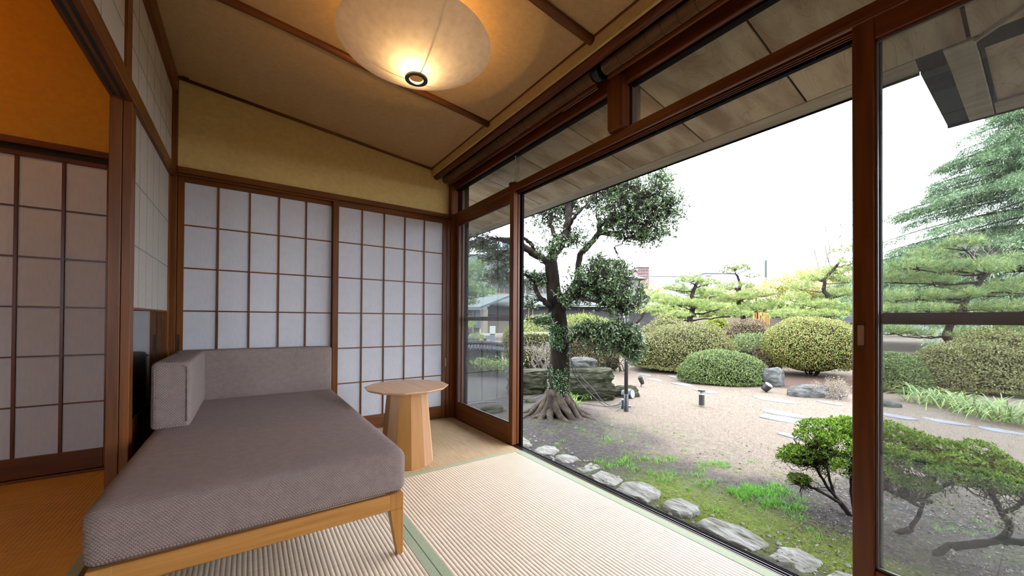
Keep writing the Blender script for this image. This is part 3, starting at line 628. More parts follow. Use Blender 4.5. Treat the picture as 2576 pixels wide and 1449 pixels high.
# ================================================================== GARDEN GROUND
def ground_mat():
    g = bpy.data.materials.new('garden_soil_lawn'); g.use_nodes = True; nt = g.node_tree; N = nt.nodes; L = nt.links; b = N['Principled BSDF']
    b.inputs['Roughness'].default_value = .95; b.inputs['Specular IOR Level'].default_value = .15
    tc = N.new('ShaderNodeTexCoord'); sp = N.new('ShaderNodeSeparateXYZ'); L.new(tc.outputs['Object'], sp.inputs[0])
    def noise(s, d=4, w=None):
        n = N.new('ShaderNodeTexNoise'); n.inputs['Scale'].default_value = s; n.inputs['Detail'].default_value = d; L.new(tc.outputs['Object'], n.inputs['Vector']); return n.outputs[0]
    def mth(op, a, v=None, b_=None):
        n = N.new('ShaderNodeMath'); n.operation = op; L.new(a, n.inputs[0])
        if b_ is not None: L.new(b_, n.inputs[1])
        elif v is not None: n.inputs[1].default_value = v
        return n.outputs[0]
    def rng_(a, lo, hi, o0=0., o1=1.):
        n = N.new('ShaderNodeMapRange'); n.interpolation_type = 'SMOOTHSTEP'; L.new(a, n.inputs[0])
        for i, v in ((1, lo), (2, hi), (3, o0), (4, o1)): n.inputs[i].default_value = v
        return n.outputs[0]
    def mix(f, a, c):
        n = N.new('ShaderNodeMix'); n.data_type = 'RGBA'; L.new(f, n.inputs[0])
        for i, v in ((6, a), (7, c)):
            if isinstance(v, tuple): n.inputs[i].default_value = (*v, 1)
            else: L.new(v, n.inputs[i])
        return n.outputs[2]
    x, y = sp.outputs[0], sp.outputs[1]
    n1, n2, n3, n4 = noise(1.3), noise(5, 6), noise(26, 6), noise(120, 5)
    straw = mix(rng_(n3, .35, .65), (.165, .130, .100), (.125, .092, .067))
    straw = mix(rng_(n4, .45, .7), straw, (.19, .158, .125))
    soil = mix(rng_(n3, .35, .65), (.060, .050, .046), (.034, .028, .025)); soil = mix(rng_(n4, .55, .75), soil, (.10, .086, .078))
    green = mix(rng_(n3, .35, .65), (.075, .10, .022), (.045, .058, .014))
    moss = mix(rng_(n3, .35, .62), (.125, .165, .015), (.065, .088, .010))
    # how far from the sill, wobbling with noise
    xn = mth('ADD', x, b_=mth('MULTIPLY', n1, v=1.6)); xn = mth('ADD', xn, b_=mth('MULTIPLY', n2, v=.5))
    yk = mth('MULTIPLY', y, v=-.42); q = mth('ADD', mth('ADD', xn, b_=yk), b_=rng_(y, 1.7, .7, 0, -2.0))     # lawn begins further out where y is larger
    base = mix(rng_(q, 3.15, 4.0), soil, straw)
    gp = mth('MULTIPLY', rng_(n2, .50, .60), b_=rng_(xn, 6.2, 4.2)); base = mix(mth('MULTIPLY', gp, v=.40), base, green)
    mz = mth('MULTIPLY', rng_(n1, .38, .5), b_=mth('MULTIPLY', rng_(x, 3.25, 2.75), b_=mth('MULTIPLY', rng_(x, 2.3, 2.5), b_=rng_(y, 2.35, 1.7))))
    mz = mth('MULTIPLY', mz, b_=rng_(n3, .30, .50)); base = mix(mz, base, moss)
    # bark litter bed between the round shrubs, beyond the lawn edge
    r2 = mth('ADD', mth('POWER', mth('ADD', x, v=-10.0), v=2), b_=mth('POWER', mth('ADD', y, v=-3.2), v=2))
    base = mix(rng_(r2, 2.6, 1.6), base, mix(rng_(n4, .4, .6), (.105, .062, .045), (.045, .028, .020)))
    L.new(base, b.inputs['Base Color'])
    bp = N.new('ShaderNodeBump'); bp.inputs['Strength'].default_value = .9; bp.inputs['Distance'].default_value = .03
    L.new(mth('ADD', n4, b_=n3), bp.inputs['Height']); L.new(bp.outputs[0], b.inputs['Normal']); return g
def gheight(x, y):
    d = np.hypot(x-3.3, y-3.75)
    z = .02*np.sin(x*1.3+.5)*np.cos(y*1.1)+.012*np.sin(x*3.1)*np.sin(y*2.7)+.09*np.exp(-(d/.75)**2)
    z = z*np.clip((x-1.9)/1.0, 0, 1); return z
xs = np.concatenate([np.linspace(1.60, 8, 90), np.geomspace(8.2, 150, 34)]); ysg = np.concatenate([-np.geomspace(150, 3.2, 24), np.linspace(-3, 10, 130), np.geomspace(10.3, 150, 30)])
XX, YY = np.meshgrid(xs, ysg, indexing='ij'); ZZ = G+gheight(XX, YY); V = np.stack([XX, YY, ZZ], -1).reshape(-1, 3)
a_, b_ = XX.shape; ii, jj = np.meshgrid(np.arange(a_-1), np.arange(b_-1), indexing='ij'); k0 = (ii*b_+jj).ravel()
npmesh('ground', V, np.stack([k0, k0+b_, k0+b_+1, k0+1], 1), ground_mat(), smooth=True, kind='structure')
MB().box(-6, 1.62, -30, 60, G-.05, G-.01).build('ground_under_house', M['dark'], kind='structure')
def gz(x, y): return G+float(gheight(np.array(x), np.array(y)))

# ------------------------------------------------------------------ rocks
def rock_mesh(L_, W_, H_, seed, strata=0.0, flat=0.0, sub=4, rough=.25, under=.25):
    bm = bmesh.new(); bmesh.ops.create_icosphere(bm, subdivisions=sub, radius=1)
    for v in bm.verts:
        p = v.co.copy(); q = p*1.1+Vector((seed*3.1, seed*1.7, seed))
        n = mnoise.fractal(q, 1.0, 2.0, 4)
        bx = Vector([math.copysign(abs(c)**.72, c) for c in p]); p = bx*(1+rough*n)
        if strata:
            zz = p.z*strata; fz = math.floor(zz); t_ = zz-fz; amp = .16*mnoise.noise(Vector((seed, fz*1.7, p.x*.8)))+.05*mnoise.noise(q*5)
            s_ = 1+amp-.10*max(0, 1-abs(t_-.05)*6); p.x *= s_; p.y *= s_
        if flat and p.z > flat: p.z = flat+(p.z-flat)*.2
        p += Vector((mnoise.noise(q*4), mnoise.noise(q*4+Vector((5, 0, 0))), mnoise.noise(q*4+Vector((0, 5, 0)))))*.05
        v.co = Vector((p.x*L_/2, p.y*W_/2, (p.z*.5+.5-under)*H_/(1-under)))
    return bm
def rock(name, label, cat, loc, L_, W_, H_, rot, seed, m_='rock', parent=None, **kw):
    grp = kw.pop('group', None)
    bm = rock_mesh(L_, W_, H_, seed, **kw); bmesh.ops.rotate(bm, verts=bm.verts[:], cent=(0, 0, 0), matrix=Matrix.Rotation(rot, 3, 'Z'))
    me = bpy.data.meshes.new(name); bm.to_mesh(me); bm.free(); me.materials.append(M[m_])
    me.polygons.foreach_set('use_smooth', [True]*len(me.polygons))
    o = link(name, me, parent); o.location = np.array(loc)-np.array(WL.get(parent.name, (0, 0, 0)) if parent else (0, 0, 0))
    if label: o['label'] = label; o['category'] = cat
    if grp: o['group'] = grp
    return o
def slab(par, x, y, L_, W_, th, rot, seed):
    """broken flat field stone: angular outline, chipped rim, slightly tilted uneven top"""
    R5 = random.Random(seed*13); n = R5.choice((6, 7, 8)); V = []; rings = ((1.04, -.08, 0), (1.0, th*.55, 0), (.90, th, 1), (.45, th*1.08, 1)); tx, ty = R5.uniform(-.04, .04), R5.uniform(.0, .06)
    ang = [2*math.pi*(k+R5.uniform(-.16, .16))/n for k in range(n)]; rad = [R5.uniform(.88, 1.08) for _ in range(n)]
    for s, z, j in rings:
        for k in range(n*2):
            a0, r0 = (ang[k//2], rad[k//2]) if k % 2 == 0 else ((ang[k//2]+(ang[(k//2+1) % n]+(2*math.pi if k//2 == n-1 else 0)))/2, min(rad[k//2], rad[(k//2+1) % n])*.93)
            px_ = math.copysign(abs(math.cos(a0))**.75, math.cos(a0))*W_/2*r0*s; py_ = math.copysign(abs(math.sin(a0))**.75, math.sin(a0))*L_/2*r0*s
            px_ += R5.uniform(-.006, .006); py_ += R5.uniform(-.006, .006); zz = z+(tx*py_+ty*px_ if z > 0 else 0)+(R5.uniform(-.006, .006) if z > 0 else 0)
            V.append((x+px_*math.cos(rot)-py_*math.sin(rot), y+px_*math.sin(rot)+py_*math.cos(rot), G+zz))
    m_ = n*2; V.append((x, y, G+th*1.05)); c_ = len(V)-1
    Fc = [(r*m_+k, r*m_+(k+1) % m_, (r+1)*m_+(k+1) % m_, (r+1)*m_+k) for r in range(3) for k in range(m_)]+[(3*m_+k, 3*m_+(k+1) % m_, c_) for k in range(m_)]
    q = MB(); q.add(V, Fc); q.build('stone', M['kerb'], par, bev=.003)
# kerb of broken stones along the sill
kb = struct('kerb')
ky = [(-.9, -.4), (-.38, -.02), (0.0, .33), (.36, .70), (.72, .93), (.97, 1.35), (1.39, 1.62), (1.66, 1.98), (2.02, 2.27), (2.31, 2.46), (2.52, 2.74), (2.78, 3.02), (3.06, 3.4), (3.44, 3.9), (3.95, 4.5)]
for i, (a, b) in enumerate(ky):
    wd = .15+.05*((i*37) % 5)/5; x = 2.47+.02*math.sin(i*2.2)
    slab(kb, x, (a+b)/2, (b-a)*1.06, wd*1.45, .018+.012*math.sin(i*1.3), .10*math.sin(i*1.9), i+3)
peb = MB()
for i in range(260):
    y = R_.uniform(-.6, 3.6); x = R_.choice([R_.uniform(2.25, 2.40), R_.uniform(2.30, 2.42), R_.uniform(2.5, 2.66)]); r = R_.uniform(.006, .017)
    peb.lathe([(r*.3, -r*.4), (r, 0), (r*.6, r*.5), (r*.1, r*.65)], (x, y, gz(x, y)+r*.2), 6)
peb.build('pebble', M['kerb'], kb, kind='stuff')
p1 = atg(1497, 1008); rock('layered_rock', 'largest dark mossy layered boulder between the big tree and the lamp post', 'rock', (p1[0]+.1, p1[1]+.25, G-.02), .92, .62, .60, -.6, 1.3, strata=3.4, flat=.75, sub=5, rough=.16, under=.15)
p2 = atg(1352, 992); rock('layered_rock', 'mossy layered boulder left of the big tree trunk', 'rock', (p2[0]+.05, p2[1]+.25, G-.02), .80, .55, .50, -.4, 4.1, strata=3.0, flat=.7, sub=5, rough=.18, under=.15)
p = atg(1478, 965); p = at(1478, 915, 6.75); rock('layered_rock', 'pale flat slab lying on top of the largest mossy boulder', 'rock', (p1[0]+.13, p1[1]+.45, G+.50), .52, .34, .17, -.6, 7.7, 'rock_grey', strata=3, sub=4, rough=.2, under=.3)
p = atg(1590, 1003); rock('layered_rock', 'low pale ledge of rock behind the lamp post foot', 'rock', (p[0]+.1, p[1]+.2, G-.02), .48, .32, .20, -.5, 9.2, 'rock', strata=3, sub=4, rough=.2, under=.3)
p = atg(1335, 1040); rock('small_rock', 'small grey rock at the left edge of the tree roots', 'rock', (p[0], p[1], G-.03), .22, .16, .08, .3, 5.2, 'rock_grey', sub=3, under=.3)
p = atg(1345, 1012); rock('small_rock', 'dark stone under the left mossy boulder', 'rock', (p[0]-.03, p[1]+.10, G-.03), .26, .18, .10, 1.3, 6.2, 'rock', sub=3, under=.3)
p = atg(1233, 1038); rock('mossy_mound', 'dark low rock seen through the left glass door', 'rock', (p[0], p[1], G-.03), .46, .3, .12, -.4, 3.3, 'rock', sub=3, under=.3)
p = atg(1950, 974); rock('boulder', 'grey-green boulder beside the small black floodlight', 'rock', (p[0]+.1, p[1]+.1, G-.03), .56, .42, .42, .2, 2.2, 'rock_grey', sub=4, rough=.2, under=.2)
p = atg(2036, 998); rock('boulder', 'low flat grey rock left of the bare twiggy bush', 'rock', (p[0], p[1], G-.03), .62, .4, .24, -.7, 8.4, 'rock_grey', sub=4, rough=.2, under=.3)
p = atg(2222, 1020); rock('boulder', 'small pale rock at the lawn edge left of the strap-leaved plants', 'rock', (p[0], p[1], G-.03), .38, .26, .12, -.7, 11.4, 'rock_grey', sub=3, rough=.2, under=.3)
# stepping stones
ss = [(1622, 941, .60, .30), (1648, 953, .62, .34), (1716, 968, .7, .36), (1775, 985, .7, .4), (1700, 948, .6, .3), (1945, 1007, .95, .26), (1975, 1040, .9, .20), (1980, 1056, .95, .17), (1995, 1098, .45, .3), (2090, 1018, .5, .3), (2250, 1048, .62, .34), (2375, 1058, .62, .36), (2520, 1080, .6, .34)]
pv = struct('stepping_path')
for i, (px, py, a, b) in enumerate(ss):
    p = atg(px, py); n_ = 9; q = MB(); R2 = random.Random(i)
    V = []
    for z in (-.03, .012):
        for k in range(n_):
            t_ = 2*math.pi*k/n_+.2; r_ = 1+(.14*math.sin(k*2.3+i)); V.append((p[0]+math.cos(t_+.0)*a*.36*r_*.50+math.sin(t_)*b*.1, p[1]+math.sin(t_)*a*.36*r_*1.0, gz(p[0], p[1])+z))
    q.add(V, [tuple(range(n_))[::-1], tuple(range(n_, 2*n_))]+[(k, (k+1) % n_, n_+(k+1) % n_, n_+k) for k in range(n_)])
    q.build('paving_stone', M['path_stone'] if 'path_stone' in M else M['rock_grey'], pv, bev=.006)
# ------------------------------------------------------------------ grass
def blades(C, h, lean, w, pal, var=.25):
    n = len(C); a = rng.uniform(0, 2*math.pi, n); d = np.stack([np.cos(a), np.sin(a), np.zeros(n)], 1)
    h = np.broadcast_to(h, n)[:, None]*rng.uniform(.6, 1.2, (n, 1)); D = np.concatenate([d[:, :2]*lean*rng.uniform(.3, 1.2, (n, 1)), np.ones((n, 1))], 1)
    s = np.stack([-d[:, 1], d[:, 0], np.zeros(n)], 1); b1 = C-s*w; b2 = C+s*w; tip = C+unit(D)*h
    V = np.stack([b1, b2, tip], 1).reshape(-1, 3); return V, np.arange(n*3).reshape(n, 3), tints(n, pal, 3, var)
def ground_pts(n, x0, x1, y0, y1, keep=None):
    P = np.stack([rng.uniform(x0, x1, n), rng.uniform(y0, y1, n)], 1)
    if keep is not None: P = P[keep(P)]
    return np.column_stack([P, G+gheight(P[:, 0], P[:, 1])-.002])
def fbm(P, s, seed=0): return np.array([mnoise.noise(Vector((p[0]*s+seed, p[1]*s, seed))) for p in P])
C = ground_pts(60000, 2.6, 8.5, -.6, 7.0); q_ = C[:, 0]-.42*C[:, 1]+fbm(C, .9)*1.1; C = C[(q_ > 2.6+rng.uniform(-.3, .6, len(C)))]
leaf_obj('dry_lawn_grass', [blades(C, .026, 1.9, .0022, [(.19, .145, .105), (.14, .098, .068), (.22, .18, .14), (.125, .105, .05)])], M['leaf'], None, kind='stuff', label='short straw-coloured winter grass of the lawn', category='grass')
tuft = []
tc2 = [(1505, 1165), (1532, 1178), (1556, 1170), (1580, 1160), (1594, 1182), (1570, 1165), (1622, 1160), (1640, 1195), (1655, 1165), (1689, 1160), (1663, 1210), (1690, 1198), (1748, 1198), (1762, 1222), (1785, 1215), (1765, 1186), (1815, 1172), (1840, 1238), (1862, 1245), (1878, 1238), (1895, 1240), (1905, 1236), (1945, 1245), (1960, 1235), (1975, 1228), (1950, 1262), (1930, 1270), (2000, 1272), (2012, 1255), (1800, 1285), (1775, 1175), (1530, 1115), (1526, 1106), (1565, 1118), (1400, 1125), (1414, 1118), (1590, 1098), (1715, 1100), (1700, 1092), (1450, 1092), (1467, 1095), (1760, 1017), (1770, 1020), (1740, 1012), (1650, 1090), (1610, 1085), (1630, 1130), (1720, 1140), (1540, 1080), (1680, 1075), (1850, 1190), (1890, 1165), (2040, 1330), (2060, 1350), (1820, 1210), (1735, 1230), (1880, 1262), (1910, 1282), (2350, 1320), (2400, 1325), (2460, 1310), (2440, 1335), (2500, 1330), (2540, 1350)]
for i, (px, py) in enumerate(tc2):
    g0 = atg(px, py); n_ = 60 if i < 32 else 26; sp_ = .032 if i < 32 else .018
    for k_ in range(3 if 15 < i < 28 else 1):
        c_ = g0+np.array([R_.gauss(0, .05), R_.gauss(0, .05), 0]) if k_ else g0
        P = np.column_stack([c_[0]+rng.normal(0, sp_, n_), c_[1]+rng.normal(0, sp_, n_), np.full(n_, 0.)]); P[:, 2] = G+gheight(P[:, 0], P[:, 1])-.003
        tuft.append(blades(P, .044 if i < 32 else .028, .95, .0021, [(.105, .30, .025), (.15, .38, .04), (.075, .22, .02)]))
C = ground_pts(9000, 2.5, 5.5, .2, 4.2); C = C[(fbm(C, 2.3, 5) > .22) & (C[:, 0] < 4.9-rng.uniform(0, 1.2, len(C)))]
tuft.append(blades(C, .020, 1.3, .0022, [(.15, .28, .04), (.11, .20, .03), (.20, .26, .06)]))
leaf_obj('green_grass_tufts', tuft, M['leaf'], None, kind='stuff', label='bright green grass tufts sprouting from the bare soil by the sill', category='grass')
# moss cushions: tiny upright tips
C = ground_pts(26000, 2.42, 3.3, .0, 2.6); C = C[(fbm(C, 1.6, 2) > -.10+.9*np.clip(C[:, 0]-2.75, 0, 1)) & (fbm(C, 11, 3) > -.15)]
leaf_obj('moss', [blades(C, .008, .9, .0028, [(.21, .25, .02), (.15, .19, .016), (.24, .26, .04)])], M['leaf'], None, kind='stuff', label='yellow-green moss carpet just beyond the kerb stones', category='moss')
C = ground_pts(5200, 2.4, 4.6, -.8, 2.0); C = C[(C[:, 1] < 1.0) | (rng.uniform(size=len(C)) < .22)]; C[:, 2] += .004
a = rng.uniform(0, 6.28, len(C)); v, q = leaves(C, np.stack([np.cos(a), np.sin(a), rng.uniform(-.05, .35, len(C))], 1), rng.uniform(.012, .030, len(C)), rng.uniform(.006, .012, len(C)))
leaf_obj('fallen_leaves', [(v, q, tints(len(C), [(.09, .065, .045), (.15, .12, .095), (.06, .035, .022), (.20, .175, .15)]))], M['leaf'], None, kind='stuff', label='scattered dry fallen leaves under the bright green bush', category='leaves')

# ------------------------------------------------------------------ shrubs
def dome_pts(n, up=-.15):
    z = rng.uniform(up, 1, n); a = rng.uniform(0, 2*math.pi, n); r = np.sqrt(1-z*z); return np.stack([r*np.cos(a), r*np.sin(a), z], 1)
def shrub(name, label, px, py, hw, topy, depth, pal, n, leaf=.035, ball=False, depth_ratio=.8, lump=.05, group=None, power=.93, basefrac=0, pitch=None, stems=True, gap=0, rise=.35):
    base = at(px, 800, depth); base[2] = G; top = at(px, topy, depth)[2]; rx = hw*depth/F; h = top-G; c0 = np.array([base[0], base[1], G])
    t = thing(name, label, 'shrub', tuple(c0), group)
    cz_ = G+h*(.50 if ball else .12); hz = top-cz_
    n = int(n*1.7); S = dome_pts(n, -.75 if ball else -.35)
    ph = rng.uniform(0, 6.28, 6)
    def shape(S):
        lp = lump*(np.sin(5*S[:, 0]+ph[0])*np.sin(4*S[:, 1]+ph[1])+.6*np.sin(9*S[:, 2]+7*S[:, 0]+ph[2]))
        rr3 = 1+lp; P = S*rr3[:, None]
        P = np.sign(P)*np.abs(P)**power
        x = P[:, 0]*rx; y = P[:, 1]*rx*depth_ratio; z = P[:, 2]*np.where(P[:, 2] > 0, hz, (cz_-G)*(1.0 if not ball else 1.0))
        return np.stack([x*RGT[0]+y*FWD[0], x*RGT[1]+y*FWD[1], z+cz_-0], 1)+np.array([c0[0], c0[1], 0])
    # inner body
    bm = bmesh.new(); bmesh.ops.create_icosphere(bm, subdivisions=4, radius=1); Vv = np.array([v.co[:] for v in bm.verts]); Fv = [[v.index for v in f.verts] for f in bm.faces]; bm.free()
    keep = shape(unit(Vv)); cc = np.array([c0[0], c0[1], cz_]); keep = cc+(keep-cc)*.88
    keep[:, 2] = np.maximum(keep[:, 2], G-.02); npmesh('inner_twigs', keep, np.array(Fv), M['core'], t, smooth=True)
    P = shape(S); Nn = unit((P-cc)/np.array([rx, rx, max(hz, .1)])**2+np.array([0, 0, .02])); P = P+(P-cc)*rng.uniform(-.085, .02, (n, 1))
    P[:, 2] = np.maximum(P[:, 2], G+.03)
    D = unit(Nn*.55+rng.normal(size=(n, 3))*.75+np.array([0, 0, rise])); v, q = leaves(P, D, rng.uniform(.7, 1.3, n)*leaf, leaf*rng.uniform(.45, .65, n), up=Nn+rng.normal(size=(n, 3))*.3)
    leaf_obj('foliage', [(v, q, tints(n, pal))], M['leaf'], t, kind='stuff')
    if stems:
        q = MB()
        for k in range(9):
            a = R_.uniform(0, 6.28); q.tube([(c0[0]+.1*math.cos(a), c0[1]+.1*math.sin(a), G-.02), (c0[0]+rx*.3*math.cos(a), c0[1]+rx*.3*math.sin(a), G+h*.2), (c0[0]+rx*.55*math.cos(a), c0[1]+rx*.5*math.sin(a), G+h*.45)], [.02, .015, .008], 5)
        q.build('stems', M['bark_dark'], t)
    return t
OL = [(.145, .150, .040), (.105, .115, .030), (.190, .185, .070), (.085, .070, .025)]
GR = [(.095, .145, .035), (.065, .105, .025), (.140, .175, .055), (.05, .07, .02)]
BR = [(.150, .115, .055), (.10, .065, .04), (.17, .14, .075), (.085, .055, .03)]
YG = [(.165, .200, .040), (.120, .165, .030), (.205, .225, .065), (.21, .13, .05)]
shrub('azalea_mound', 'largest olive-green clipped mound right of the lamp post', 1722, 925, 128, 812, 10.3, OL, 17000, .036)
shrub('azalea_mound', 'olive clipped mound peeking out behind the largest one', 1686, 900, 92, 799, 12.2, OL, 7000, .042)
shrub('azalea_mound', 'low green clipped mound at the lawn edge in front of the largest mound', 1815, 965, 103, 881, 8.2, GR, 12000, .032)
shrub('azalea_mound', 'brownish clipped mound behind the cloud-pruned bush', 1884, 880, 76, 803, 12.0, BR, 8000, .040)
shrub('azalea_mound', 'tiny russet clipped bush between the cloud-pruned bush and the ball-shaped one', 1930, 930, 32, 878, 9.9, BR, 3000, .030)
shrub('azalea_ball', 'big ball-shaped yellow-green clipped bush left of the sliding door stile', 2041, 945, 106, 798, 9.4, YG, 15000, .036, ball=True, lump=.03)
shrub('clipped_hedge', 'bright yellow-green low hedge far behind the mounds', 1800, 840, 40, 797, 15, [(.30, .34, .06), (.22, .28, .04), (.36, .38, .10)], 4000, .06)
shrub('azalea_mound', 'dark green clipped mound just right of the sliding door stile', 2262, 985, 60, 888, 7.2, GR, 9000, .034)
shrub('azalea_mound', 'olive clipped mound between the dark one and the largest right-hand one', 2385, 990, 84, 866, 7.3, OL, 9000, .036)
shrub('azalea_mound', 'largest clipped mound at the right edge behind the strap-leaved plants', 2520, 990, 150, 836, 7.2, OL, 18000, .036)
shrub('azalea_ball', 'small round bush seen at the right edge of the left glass door', 1288, 900, 26, 822, 11.5, YG, 3000, .04, ball=True)
# long clipped hedge with bare lower half
t = thing('clipped_hedge', 'wide clipped hedge with bare brown lower half behind the big tree', 'hedge', tuple(atg(1430, 930)))
def hedge():
    dep = 10.0; c = at(1435, 800, dep); c[2] = G; rx, ry, top = 1.42, .75, at(1435, 797, dep)[2]
    n = 15000; u = rng.uniform(-1, 1, n); a = rng.uniform(-.35, math.pi+.35, n)  # along, around
    e = 1-np.abs(u)**4*.35; x = u*rx; y = np.cos(a)*ry*e; z = G+.62+(top-G-.62)*np.clip(np.sin(a), -.6, 1)*e
    P = np.stack([c[0]+x*RGT[0]+y*FWD[0], c[1]+x*RGT[1]+y*FWD[1], z+.04*np.sin(x*5)], 1); P += rng.normal(0, .03, (n, 3))
    D = rng.normal(size=(n, 3))+np.array([0, 0, .7]); v, q = leaves(P, D, rng.uniform(.03, .05, n), .022)
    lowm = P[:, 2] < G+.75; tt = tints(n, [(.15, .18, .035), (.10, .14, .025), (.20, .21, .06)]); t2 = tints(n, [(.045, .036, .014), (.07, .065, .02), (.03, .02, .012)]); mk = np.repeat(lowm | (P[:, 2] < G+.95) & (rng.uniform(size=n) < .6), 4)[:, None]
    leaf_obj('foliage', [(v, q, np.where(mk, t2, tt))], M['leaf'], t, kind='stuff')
    # skirt leaves sparse
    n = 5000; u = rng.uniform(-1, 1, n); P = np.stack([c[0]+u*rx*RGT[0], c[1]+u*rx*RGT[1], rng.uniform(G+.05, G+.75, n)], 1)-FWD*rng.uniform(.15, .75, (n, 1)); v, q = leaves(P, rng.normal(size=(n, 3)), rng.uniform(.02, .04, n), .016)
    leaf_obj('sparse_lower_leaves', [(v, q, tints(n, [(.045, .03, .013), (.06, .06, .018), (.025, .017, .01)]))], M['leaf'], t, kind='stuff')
    q = MB()
    for k in range(70):
        x = R_.uniform(-1, 1)*rx; y = R_.uniform(-.6, .3); b = np.array([c[0]+x*RGT[0]+y*FWD[0], c[1]+x*RGT[1]+y*FWD[1], G-.02]); pts = [b]
        for s in range(5): pts.append(pts[-1]+np.array([R_.gauss(0, .07), R_.gauss(0, .07), .17]))
        q.tube(pts, np.linspace(.013, .004, 6), 5)
    q.build('bare_stems', M['bark_dark'], t)
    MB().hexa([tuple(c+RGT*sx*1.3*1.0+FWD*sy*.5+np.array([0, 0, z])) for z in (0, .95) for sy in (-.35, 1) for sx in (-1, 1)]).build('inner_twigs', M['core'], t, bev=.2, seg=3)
hedge()
def twiggy(name, label, cat, base, n, h, spread, m_='twig_grey', r=.007, depth=3, leafpal=None, leaf=.03, per=6, curl=.35, seed=1):
    """branching bare bush; returns the thing"""
    R3 = random.Random(seed); t = thing(name, label, cat, tuple(base)); q = MB(); tips = []
    def grow(p, d, L_, r_, k):
        pts = [p]; dd = d
        for s in range(4):
            dd = unit(dd+np.array([R3.gauss(0, curl), R3.gauss(0, curl), R3.gauss(0, curl*.6)+.05])); pts.append(pts[-1]+dd*L_/4)
        q.tube(pts, np.linspace(r_, r_*.55, 5), 5 if k < 2 else 4, cap=False)
        if k >= depth: tips.append((pts[-1], dd)); tips.append((pts[-3], dd)); return
        for s in range(R3.choice((2, 3, 3))):
            grow(pts[R3.choice((2, 3, 4))], unit(dd+np.array([R3.gauss(0, .7), R3.gauss(0, .7), R3.gauss(.15, .35)])), L_*R3.uniform(.6, .85), r_*.6, k+1)
    for k in range(n):
        a = R3.uniform(0, 6.28); grow(np.array(base)+np.array([R3.gauss(0, spread*.15), R3.gauss(0, spread*.15), -.02]), unit(np.array([math.cos(a)*spread/h, math.sin(a)*spread/h, 1.0])), h*.42, r, 0)
    q.build('branches', M[m_], t)
    if leafpal:
        T = np.repeat(np.array([x for x, _ in tips]), per, 0); T = T+rng.normal(0, leaf*.6, T.shape); D = rng.normal(size=T.shape)+np.array([0, 0, .4]); v, qq = leaves(T, D, rng.uniform(.7, 1.2, len(T))*leaf, leaf*.45)
        leaf_obj('foliage', [(v, qq, tints(len(T), leafpal))], M['leaf'], t, kind='stuff')
    return t
g0 = atg(1372, 928); twiggy('bare_shrub', 'pale grey bare-stemmed shrub in front of the hedge left of the trunk', 'shrub', g0-FWD*1.2, 6, 1.15, .28, 'twig_grey', .018, 3, None, seed=3)
g0 = atg(1345, 930); twiggy('bare_shrub', 'second pale bare-stemmed shrub at the left edge of the open doorway', 'shrub', g0-FWD*1.1, 5, 1.1, .22, 'twig_grey', .017, 3, None, seed=9)
g0 = atg(1490, 945); twiggy('tangled_twigs', 'tangle of brown and grey twigs above the largest boulder', 'shrub', g0, 7, .85, .55, 'bark_dark', .008, 3, [(.10, .07, .03), (.16, .15, .04)], .03, 2, seed=5)
g0 = atg(2093, 1003); twiggy('twiggy_bush', 'grey-brown leafless twiggy bush at the lawn edge', 'shrub', g0, 24, .46, .42, 'twig_grey', .006, 3, [(.26, .22, .14), (.18, .15, .09)], .018, 2, seed=6)
for i, (px, s) in enumerate(((1205, 31), (1225, 32), (1248, 33), (1272, 34))):
    g0 = atg(px, 948); twiggy('leafy_shrub', ['thin leafy shrub at the left side of the left glass door', 'thin leafy shrub second from the left in the left glass door', 'thin leafy shrub third from the left in the left glass door', 'thin leafy shrub beside the stile of the left glass door'][i], 'shrub', g0, 5, .62, .2, 'bark_dark', .006, 2, [(.16, .21, .05), (.11, .15, .03)], .045, 7, seed=s)
# young yellow-green shoots behind the door frame
g0 = atg(1335, 960); twiggy('leafy_shrub', 'bright yellow-green shoots at the left edge of the open doorway', 'shrub', g0-FWD*.3, 3, 1.45, .22, 'bark_dark', .006, 2, [(.17, .22, .03), (.12, .18, .02), (.24, .22, .03)], .045, 4, seed=41)
